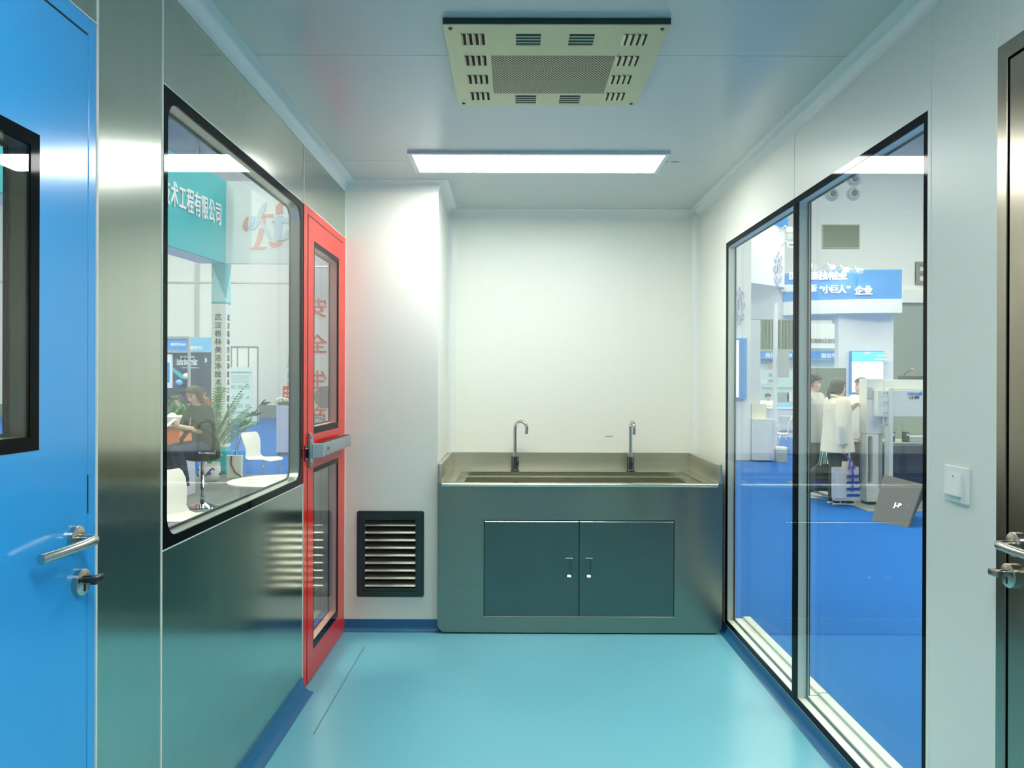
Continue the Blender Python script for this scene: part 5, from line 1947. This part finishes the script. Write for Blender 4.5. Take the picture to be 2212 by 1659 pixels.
def face_parts(t, c, f, up, k=1.0):
    f = Vector(f).normalized()
    up = Vector(up)
    up = (up - f * up.dot(f)).normalized()
    l = up.cross(f)
    c = Vector(c)
    for s in (-1, 1):
        b = MB()
        o = c + l * s * .030 * k + f * .079 * k + up * .008 * k
        b.loft([(o - l * .013 * k, l * .0005, up * .0005), (o - l * .006 * k + f * .003 * k, f * .004 * k, up * .0045 * k), (o + l * .006 * k + f * .003 * k, f * .004 * k, up * .0045 * k), (o + l * .013 * k - f * .002, f * .0005, up * .0005)], 8)
        b.build('eye', M['hair_black'], t, smooth=True)
        o = o + up * .020 * k + f * .003 * k
        MB().tube([o - l * s * .016 * k, o + up * .003 * k, o + l * s * .018 * k - f * .006 * k], .0035 * k, 6).build('eyebrow', M['hair_black'], t, smooth=True)
    o = c - up * .056 * k + f * .083 * k
    MB().loft([(o - l * .022 * k - f * .006 * k, f * .001, up * .001), (o - l * .008 * k, f * .005 * k, up * .006 * k), (o + l * .008 * k, f * .005 * k, up * .006 * k), (o + l * .022 * k - f * .006 * k, f * .001, up * .001)], 8).build('mouth', M['lip'], t, smooth=True)


def hair_shell(c, f, up, k, m, t, fringe=.035, length=.0, bulk=1.0, volume=.0, ponytail=None, open_face=True):
    """cap of hair over the skull, with a fringe above the brow and sides down to 'length' below the ears"""
    f = Vector(f).normalized()
    up = Vector(up)
    up = (up - f * up.dot(f)).normalized()
    l = up.cross(f)
    c = Vector(c) + up * .025 * k - f * .008 * k
    b = MB()
    nu, nv = 36, 22
    a, bb, cc = .083 * k * bulk, .103 * k * bulk, (.098 + volume) * k
    grid = []
    for j in range(nv + 1):
        row = []
        for i in range(nu):
            th = 2 * PI * i / nu               # 0 = front
            front = math.cos(th)
            # how far down the hair goes at this bearing
            if front > .45:
                low = fringe * k
            else:
                u = min(1, (.45 - front) / .5)
                low = fringe * k + (-(.05 + length) * k - fringe * k) * u ** .7
            zt = cc
            u = j / nv
            z = zt + (low - zt) * u
            zz = max(-1, min(1, z / cc))
            rr = math.sqrt(max(0.0, 1 - zz * zz)) if z > 0 else 1.0 + .08 * min(1, -z / (.1 * k))
            rr *= 1 + .025 * math.sin(th * 9 + j * .7) + .02 * math.sin(th * 17)
            row.append(b.bm.verts.new(c + f * (bb * rr * front) + l * (a * rr * math.sin(th)) + up * z))
        grid.append(row)
    # inner skin closes the cap
    inn = []
    for row in grid:
        r2 = []
        for v in row:
            d = v.co - c
            h = up * d.dot(up)
            r2.append(b.bm.verts.new(c + h * .93 + (d - h) * .84))
        inn.append(r2)
    for j in range(nv):
        for i in range(nu):
            k2 = (i + 1) % nu
            b.bm.faces.new((grid[j][i], grid[j][k2], grid[j + 1][k2], grid[j + 1][i]))
            b.bm.faces.new((inn[j][i], inn[j + 1][i], inn[j + 1][k2], inn[j][k2]))
    for i in range(nu):
        k2 = (i + 1) % nu
        b.bm.faces.new((grid[nv][i], grid[nv][k2], inn[nv][k2], inn[nv][i]))
    if ponytail:
        b.tube([Vector(p) for p in ponytail], [.022, .034, .032, .022, .006][:len(ponytail)], 10)
    return b.build('hair', m, t, smooth=60)


def limb(b, pts, rs, seg=14):
    """tapering limb through joints with round joints"""
    P, R = [], []
    for i in range(len(pts) - 1):
        for k in range(5):
            u = k / 5
            P.append(Vector(pts[i]).lerp(Vector(pts[i + 1]), u))
            bulge = 1 + .10 * math.sin(PI * u) * (1 if i % 2 == 0 else .6)
            R.append((rs[i] + (rs[i + 1] - rs[i]) * u) * bulge)
    P.append(Vector(pts[-1]))
    R.append(rs[-1])
    b.tube(P, R, seg)
    for p, r in zip(pts[:-1], rs[:-1]):
        b.ball(p, r, 12, 8)


def torso(b, pel, nck, fwd, prof, H):
    """prof: (fraction from pelvis to neck, half width, half depth, forward shift) in units of H"""
    pel, nck = Vector(pel), Vector(nck)
    ax = (nck - pel).normalized()
    fwd = Vector(fwd)
    fwd = (fwd - ax * fwd.dot(ax)).normalized()
    l = ax.cross(fwd)
    b.loft([(pel.lerp(nck, u) + fwd * s * H, l * w * H, fwd * d * H) for u, w, d, s in prof], 22, power=2.3)


TORSO = [(-.16, .060, .050, 0), (-.05, .095, .066, -.004), (.10, .098, .066, -.004), (.30, .084, .056, 0), (.50, .090, .062, .002), (.70, .100, .068, .004), (.86, .100, .060, 0), (.96, .070, .046, -.004), (1.04, .036, .036, 0)]


def person(label, loc, rz, J, H, skin='skin', vox=.008, group=None):
    """J: joints in person space (facing -y, left = +x). The body is one continuous skin; clothes and hair are parts."""
    t = thing('person', label, 'person', loc, rz, group)
    b = MB()
    fwd = (0, -1, 0)
    torso(b, J['pel'], J['nck'], fwd, TORSO, H)
    for s in ('l', 'r'):
        limb(b, [J['hip' + s], J['kne' + s], J['ank' + s]], [.052 * H, .033 * H, .021 * H])
        limb(b, [J['sho' + s], J['elb' + s], J['wri' + s]], [.030 * H, .023 * H, .015 * H])
        a = Vector(J['ank' + s])
        td = Vector(J.get('toe' + s, (0, -1, 0)))
        b.loft([(a - td * .05 + Vector((0, 0, -.03)), Vector((.03, 0, 0)), Vector((0, 0, .025))), (a + td * .04 + Vector((0, 0, -.035)), Vector((.036, 0, 0)), Vector((0, 0, .028))), (a + td * .16 + Vector((0, 0, -.05)), Vector((.036, 0, 0)), Vector((0, 0, .014)))], 12)
        h = J.get('hand' + s)
        if h:
            hand(b, J['wri' + s], h[0], h[1], .105 * H, h[2], h[3])
    hc, hf, hu = Vector(J['head']), J.get('face', (0, -1, 0)), J.get('hup', (0, 0, 1))
    k = H / 1.70
    head_mesh(b, hc, hf, hu, k)
    n0 = Vector(J['nck'])
    b.tube([n0 - Vector((0, 0, .04)), n0 + (hc - n0) * .3, hc - Vector((0, 0, .03))], [.038 * H, .033 * H, .032 * H], 14)
    b.build('body', M[skin], t, remesh=vox, relax=2)
    if H > 0 and J.get('features', True):
        face_parts(t, hc, hf, hu, k)
    return t


def garment_top(t, J, H, m, infl=1.18, hem=-.16, sleeve=1.0, vox=.009, name='shirt', sl_r=1.35, cuff=None, prof=None, relax=3):
    b = MB()
    P = prof or [(hem, .105, .078, 0), (.02, .104, .076, 0), (.30, .096, .068, 0), (.52, .102, .072, .002), (.72, .112, .076, .004), (.86, .110, .066, 0), (.96, .075, .052, -.002), (1.02, .045, .045, 0)]
    torso(b, J['pel'], J['nck'], (0, -1, 0), [(u, w * infl, d * infl, s) for u, w, d, s in P], H)
    for s in ('l', 'r'):
        sh, el, wr = Vector(J['sho' + s]), Vector(J['elb' + s]), Vector(J['wri' + s])
        if sleeve >= 1:
            limb(b, [sh, el, el.lerp(wr, .90)], [.036 * H * sl_r, .028 * H * sl_r, .021 * H * sl_r])
        else:
            limb(b, [sh, sh.lerp(el, sleeve)], [.037 * H * sl_r, .032 * H * sl_r])
    return b.build(name, M[m], t, remesh=vox, relax=relax)


def garment_legs(t, J, H, m, infl=1.25, vox=.009, top=.12, loose=1.2, name='trousers', end=.97):
    b = MB()
    torso(b, J['pel'], J['nck'], (0, -1, 0), [(-.16, .075 * infl, .062 * infl, 0), (-.05, .092 * infl, .068 * infl, 0), (top, .086 * infl, .062 * infl, 0)], H)
    for s in ('l', 'r'):
        hp, kn, an = Vector(J['hip' + s]), Vector(J['kne' + s]), Vector(J['ank' + s])
        limb(b, [hp, kn, kn.lerp(an, end)], [.054 * H * 1.08, .036 * H * loose, .029 * H * loose])
    return b.build(name, M[m], t, remesh=vox, relax=2)


def shoe(t, a, toe, m, sole, L=.27):
    a = Vector(a)
    d = Vector(toe).normalized()
    s = Vector((-d.y, d.x, 0))
    z0 = a.z - .072
    b = MB()
    up = Vector((0, 0, 1))

    def at_(u, w, h):
        c = a + d * (u * L)
        return (Vector((c.x, c.y, z0 + .018 + h / 2)), s * w, up * (h / 2))
    b.loft([at_(-.24, .022, .06), at_(-.18, .034, .085), at_(0, .037, .085), at_(.25, .042, .062), at_(.5, .046, .048), at_(.68, .040, .036), at_(.75, .020, .022)], 14, power=2.6)
    sh = b.build('shoe', M[m], t, smooth=60)
    b = MB()

    def so(u, w):
        c = a + d * (u * L)
        return (Vector((c.x, c.y, z0 + .011)), s * w, up * .011)
    b.loft([so(-.25, .028), so(-.18, .038), so(0, .040), so(.3, .046), so(.52, .049), so(.7, .040), so(.77, .020)], 14, power=3)
    b.build('sole', M[sole], sh, smooth=60)
    return sh


def standing(H, lean=0.0, stance=.09):
    J = {'pel': (0, 0, .53 * H), 'nck': (0, .01 - lean, .845 * H), 'head': (0, -.015 - lean, .925 * H)}
    for s, x in (('l', 1), ('r', -1)):
        J['hip' + s] = (x * .052 * H, 0, .50 * H)
        J['kne' + s] = (x * stance, -.01, .28 * H)
        J['ank' + s] = (x * stance, .02, .072)
        J['sho' + s] = (x * .105 * H, .005 - lean, .805 * H)
        J['elb' + s] = (x * .135 * H, .03, .625 * H)
        J['wri' + s] = (x * .14 * H, -.02, .475 * H)
        J['hand' + s] = ((0, -.1, -1), (-x, 0, 0), .35, -x)
    return J


GP = 'visitors standing by the white machine'
# ---- standing man in a grey polo shirt, hands behind his back
H = 1.70
p = at(1757, 1070, 10.6)
J = standing(H)
for s, x in (('l', 1), ('r', -1)):
    J['elb' + s] = (x * .17 * H, .12, .635 * H)
    J['wri' + s] = (x * .03, .19, .53 * H + .03 * x)
    J['hand' + s] = ((-x * 1, .1, -.2), (0, -1, 0), .4, x)
J['face'] = (.05, -1, -.05)
J['toel'] = (.25, -1, 0)
J['toer'] = (-.1, -1, 0)
t = person('man in a pale grey polo shirt with a red lanyard, hands behind his back', (p.x - .01, 10.6, ZH), .75, J, H)
garment_top(t, J, H, 'polo', sleeve=.62, infl=1.12, hem=-.26)
garment_legs(t, J, H, 'trousers', loose=1.35)
for s in 'lr':
    shoe(t, J['ank' + s], J['toe' + s], 'shoe_white', 'paper')
hair_shell(J['head'], J['face'], (0, 0, 1), 1.02, M['hair_black'], t, fringe=.030, length=.01, bulk=1.06, volume=.022)
n0 = Vector(J['nck'])
b = MB()
b.tube([n0 + Vector((.075, .03, .015)), n0 + Vector((.06, -.05, -.03)), n0 + Vector((.03, -.125, -.14)), n0 + Vector((0, -.137, -.30))], .009, 6)
b.tube([n0 + Vector((-.075, .03, .015)), n0 + Vector((-.06, -.05, -.03)), n0 + Vector((-.03, -.125, -.14)), n0 + Vector((0, -.137, -.30))], .009, 6)
b.build('lanyard', M['ribbon_red'], t, smooth=True)
MB().box(-.035, .035, n0.y - .150, n0.y - .142, n0.z - .40, n0.z - .30, bev=.002).build('name_badge', M['card'], t)
MB().tube([n0 + Vector((.078 * math.cos(a), .01 - .078 * math.sin(a), .008 - .022 * math.sin(a))) for a in [2 * PI * i / 20 for i in range(21)]], .015, 8).build('collar', M['polo'], t, smooth=True)

# ---- woman in a cream jacket holding bags, one hand raised
H = 1.64
p = at(1808, 1090, 10.0)
J = standing(H, stance=.08)
J['elbr'] = (-.155 * H, .06, .62 * H)
J['wrir'] = (-.135 * H, .03, .47 * H)
J['handr'] = ((0, -.15, -1), (1, 0, 0), .9, 1)
J['elbl'] = (.125 * H, -.10, .635 * H)
J['wril'] = (.07 * H, -.24, .745 * H)
J['handl'] = ((-.1, -.6, .7), (-.9, -.2, -.3), .5, -1)
J['face'] = (.12, -1, -.02)
J['toel'] = (.15, -1, 0)
J['toer'] = (-.1, -1, 0)
t = person('woman in a cream jacket seen from the side, one hand raised, carrying bags', (p.x, 10.0, ZH), 1.62, J, H)
garment_top(t, J, H, 'jacket', infl=1.22, hem=-.34, name='jacket', sl_r=1.55,
            prof=[(-.36, .118, .098, 0), (-.1, .116, .092, 0), (.25, .106, .080, 0), (.52, .106, .076, .002), (.72, .112, .076, .004), (.86, .108, .066, 0), (.96, .075, .052, -.002), (1.01, .050, .048, 0)])
garment_legs(t, J, H, 'trousers', loose=1.25)
for s in 'lr':
    sh = shoe(t, J['ank' + s], J['toe' + s], 'shoe_black', 'shoe_white', .26)
    a = Vector(J['ank' + s])
    for u in (.0, .07, .14):
        MB().tube([a + Vector((-.047, -u, -.040)), a + Vector((-.030, -u - .02, -.008)), a + Vector((.030, -u - .02, -.008)), a + Vector((.047, -u, -.040))], .006, 6).build('shoe_stripe', M['shoe_white'], sh, smooth=True)
hc = Vector(J['head'])
hair_shell(hc, J['face'], (0, 0, 1), .99, M['hair_black'], t, fringe=.028, length=.055, bulk=1.05, volume=.008,
           ponytail=[hc + Vector((-.01, .085, .0)), hc + Vector((-.01, .125, -.03)), hc + Vector((-.01, .135, -.09)), hc + Vector((-.01, .115, -.14)), hc + Vector((-.01, .10, -.165))])
n0 = Vector(J['nck'])
b = MB()
b.tube([n0 + Vector((.085 * math.cos(a), .012 - .080 * math.sin(a), .006 - .03 * math.sin(a))) for a in [2 * PI * i / 20 for i in range(21)]], .021, 8)
b.build('jacket_collar', M['jacket'], t, smooth=True)
wr = Matrix.Rotation(1.62, 3, 'Z') @ (Vector(J['wrir']) + Vector((0, -.03, -.09))) + Vector((p.x, 10.0, ZH))
# clear bag with a blue ribbon
bx, by = wr.x - .02, wr.y - .06
bz1 = wr.z - .17
t = thing('carrier_bag', 'clear plastic carrier bag with a blue ribbon, held by the woman in cream', 'bag', (bx, by, ZH + .09), .15)
bz = ZH + .09
hgt = bz1 - bz
bb = MB().loft([((0, 0, 0), (.165, 0, 0), (0, .05, 0)), ((0, 0, .04), (.175, 0, 0), (0, .055, 0)), ((-.01, 0, hgt), (.175, 0, 0), (0, .035, 0))], 20, cap=True, power=6).build('bag_body', M['plastic_bag'], t)
MB().box(-.13, .14, -.012, .02, .03, hgt - .06, bev=.004).build('brochure', M['paper'], t)
MB().box(-.10, .05, -.03, -.014, .20, hgt + .07, bev=.004, mtx=Matrix.Rotation(.08, 4, 'Y')).build('folder', M['card'], t)
for z in (.05, .13, .21, .29):
    MB().box(-.02, .16, -.058, -.054, z, z + .035).build('print_band', M['glaze_blue'], bb)
b = MB()
top = Vector((wr.x - bx, wr.y - by, wr.z - bz - .02))
b.tube([(.02, -.045, hgt - .02), (.03, -.05, hgt + .08), top, (.08, -.03, hgt + .06), (.09, -.045, hgt - .02)], .011, 8)
b.tube([(.05, -.06, hgt + .02), (.06, -.068, hgt - .10), (.05, -.07, .12)], .013, 8)
b.build('ribbon', M['ribbon_blue'], t, smooth=True)
# dark tote bag with green handles
bx2, by2 = at(1770, 1010, 10.3).x, 10.30
t = thing('tote_bag', 'dark printed tote bag with green handles behind the clear carrier bag', 'bag', (bx2 + .015, by2, ZH + .13), -.1)
MB().loft([((0, 0, 0), (.15, 0, 0), (0, .05, 0)), ((0, 0, .05), (.17, 0, 0), (0, .06, 0)), ((0, 0, .26), (.15, 0, 0), (0, .05, 0)), ((.03, 0, .36), (.07, 0, 0), (0, .03, 0))], 20, power=4).build('bag_body', M['dark_grey'], t, smooth=60)
MB().loft([((-.02, -.056, .07), (.12, 0, 0), (0, .006, 0)), ((-.02, -.058, .11), (.12, 0, 0), (0, .006, 0)), ((0, -.055, .14), (.06, 0, 0), (0, .006, 0))], 14).build('wave_print', M['glaze_blue'], t)
MB().tube([(-.03, -.02, .34), (.0, -.02, .52), (.06, -.02, .68), (.10, 0, .55), (.07, .0, .36)], .010, 8).build('handle', M['green_band'], t, smooth=True)
MB().tube([(-.01, -.035, .34), (.02, -.035, .52), (.07, -.03, .67)], .007, 8).build('handle', M['paper'], t, smooth=True)

# ---- woman in a white sweatshirt half hidden by the machine
H = 1.66
p = at(1862, 1082, 10.65)
J = standing(H, stance=.08)
J['elbl'] = (.165 * H, .05, .62 * H)
J['wril'] = (.12 * H, -.10, .535 * H)
J['handl'] = ((-.3, -.5, -.8), (-1, 0, 0), .3, 1)
J['toel'] = (.1, -1, 0)
J['toer'] = (-.1, -1, 0)
J['face'] = (-.15, -1, 0)
t = person('woman in a white sweatshirt and dark trousers standing partly behind the machine', (p.x, 10.65, ZH), -1.35, J, H)
garment_top(t, J, H, 'sweat_white', infl=1.2, hem=-.16, name='sweatshirt', sl_r=1.5)
garment_legs(t, J, H, 'trousers_navy', loose=1.5)
for s in 'lr':
    shoe(t, J['ank' + s], J['toe' + s], 'card', 'shoe_white', .25)
hc = Vector(J['head'])
hair_shell(hc, J['face'], (0, 0, 1), 1.0, M['hair_black'], t, fringe=.030, length=.20, bulk=1.08, volume=.005)
MB().tube([(.125 * H * math.cos(a), .100 * H * math.sin(a), .47 * H) for a in [2 * PI * i / 24 for i in range(25)]], .014, 8).build('hem_band', M['sweat_white'], t, smooth=True)

# ---- woman sitting on the bar stool, looking at her phone
H = 1.62
zs = .66
J = {'pel': (0, .03, zs + .12), 'nck': (0, -.07, zs + .60), 'head': (0, -.135, zs + .725), 'face': (.40, -.85, -.40), 'hup': (0, -.42, .9)}
for s, x in (('l', 1), ('r', -1)):
    J['hip' + s] = (x * .085, 0, zs + .075)
    J['kne' + s] = (x * .13, -.40, zs + .055)
    J['ank' + s] = (x * .10, -.30, zs - .32)
    J['sho' + s] = (x * .165, -.06, zs + .535)
    J['elb' + s] = (x * .20, -.16, zs + .30)
    J['wri' + s] = (x * .045, -.335, zs + .355)
    J['hand' + s] = ((-x * .5, -.6, .35), (-x, .1, .5), .75, -x)
    J['toe' + s] = (x * .1, -1, -.25)
t = person('woman in a dark top and torn jeans on the bar stool looking at her phone', (sx_, sy_ + .04, FG), -.7, J, H)
garment_top(t, J, H, 'sweater_dark', infl=1.14, hem=-.10, sleeve=.96, name='sweater', sl_r=1.4)
garment_legs(t, J, H, 'jeans', loose=1.35, name='jeans')
b = MB()
for (x, y, z, w) in ((.125, -.24, .135, .028), (.13, -.30, .13, .020), (.12, -.36, .125, .03), (-.13, -.30, .13, .022), (-.13, -.37, .12, .025)):
    b = MB().loft([((x, y - w, zs + z - .006), (.004, 0, 0), (0, 0, .004)), ((x + .004, y, zs + z), (.03, 0, 0), (0, 0, .006)), ((x, y + w, zs + z - .004), (.004, 0, 0), (0, 0, .004))], 8)
    b.build('torn_patch', M['paper'], t, smooth=True)
for s in 'lr':
    shoe(t, Vector(J['ank' + s]) + Vector((0, 0, 0)), (0, -1, 0), 'shoe_black', 'shoe_white', .24)
hc = Vector(J['head'])
hair_shell(hc, (.40, -.85, -.16), (0, 0, 1), 1.0, M['hair_brown'], t, fringe=.030, length=.085, bulk=1.12, volume=.008)
n0 = Vector(J['nck'])
MB().tube([n0 + Vector((.07 * math.cos(a), -.005 - .07 * math.sin(a), .0 - .02 * math.sin(a))) for a in [2 * PI * i / 20 for i in range(21)]], .012, 8).build('neckline', M['sweater_dark'], t, smooth=True)
MB().tube([n0 + Vector((.05, -.06, -.02)), n0 + Vector((.03, -.115, -.16)), n0 + Vector((.0, -.12, -.30))], .006, 6).build('necklace_cord', M['lavender'], t, smooth=True)
ph = Matrix.Rotation(-.7, 4, 'Z')
pc3 = ph @ Vector((0, -.42, zs + .40)) + Vector((sx_, sy_ + .04, FG))
t = thing('mobile_phone', 'phone held in both hands by the woman on the bar stool', 'phone', pc3, -.7)
mt = Matrix.Rotation(-.9, 4, 'X')
MB().box(-.037, .037, -.0045, .0045, -.075, .075, bev=.004, mtx=mt).build('case', M['paper'], t)
MB().box(-.034, .034, .0045, .0052, -.07, .07, mtx=mt).build('screen', M['black'], t)

# ---- people far away on the left, and the seated man on the right
def bust(label, loc, rz, top, hairm, length=.0, seat=.46, features=True):
    H = 1.66
    J = {'pel': (0, .03, seat + .10), 'nck': (0, -.04, seat + .585), 'head': (0, -.07, seat + .70), 'face': (0, -1, -.15), 'features': features}
    for s, x in (('l', 1), ('r', -1)):
        J['hip' + s] = (x * .08, 0, seat + .07)
        J['kne' + s] = (x * .11, -.42, seat + .05)
        J['ank' + s] = (x * .10, -.40, .072)
        J['sho' + s] = (x * .17, -.03, seat + .525)
        J['elb' + s] = (x * .23, -.16, seat + .30)
        J['wri' + s] = (x * .09, -.36, seat + .32)
        J['hand' + s] = ((-x * .7, -.7, 0), (0, 0, -1), .4, x)
        J['toe' + s] = (0, -1, 0)
    t = person(label, loc, rz, J, H, vox=.014)
    garment_top(t, J, H, top, infl=1.15, hem=-.08, sleeve=1, vox=.014)
    garment_legs(t, J, H, 'trousers', vox=.014)
    for s in 'lr':
        shoe(t, J['ank' + s], (0, -1, 0), 'shoe_black', 'shoe_black')
    hair_shell(J['head'], J['face'], (0, 0, 1), 1.0, M[hairm], t, length=length, bulk=1.08)
    return t, J


def seat_box(label, loc, rz, h, m, name='side_chair'):
    t = thing(name, label, 'chair', loc, rz)
    MB().box(-.21, .21, -.20, .21, h - .06, h, bev=.012).build('seat', M[m], t)
    MB().box(-.20, .20, .19, .22, h + .05, h + .36, bev=.01).build('backrest', M[m], t)
    for x in (-.18, .18):
        for y in (-.17, .19):
            MB().tube([(x, y, 0), (x, y, h - .06)], .012, 8).build('leg', M['mid_grey'], t)
        MB().tube([(x, .2, h - .06), (x, .205, h + .1)], .011, 8).build('back_post', M['mid_grey'], t)
    return t


c = at(1657, 838, 23.47)
bust('man in a white shirt with a dark lanyard sitting at the white display table', (c.x, 23.47, ZH), .05, 'sweat_white', 'hair_black', -.03, seat=.46 + .0)
seat_box('chair under the man at the white display table', (c.x, 23.51, ZH), .05, .455, 'mid_grey')
for x, dep, lab, top, rz, ln in ((372, 16.5, 'person with dark hair sitting far left behind the greenery', 'dark_grey', 1.2, .02),
                                 (391, 17.4, 'person with dark hair leaning over a table behind the greenery', 'mid_grey', -1.4, .02),
                                 (431, 18.7, 'person in a red top with dark hair before the dark printed wall', 'red_box', 2.6, .06)):
    c = at(x, 850, dep)
    sh_ = .46 if x != 431 else .62
    bust(lab, (c.x, dep, ZH), rz, top, 'hair_black', ln, seat=sh_, features=False)
    seat_box('seat under the ' + lab.replace('person', 'figure'), (c.x + .04 * math.sin(-rz) * -1, dep + .04 * math.cos(rz), ZH), rz, sh_ - .005, 'dark_grey')
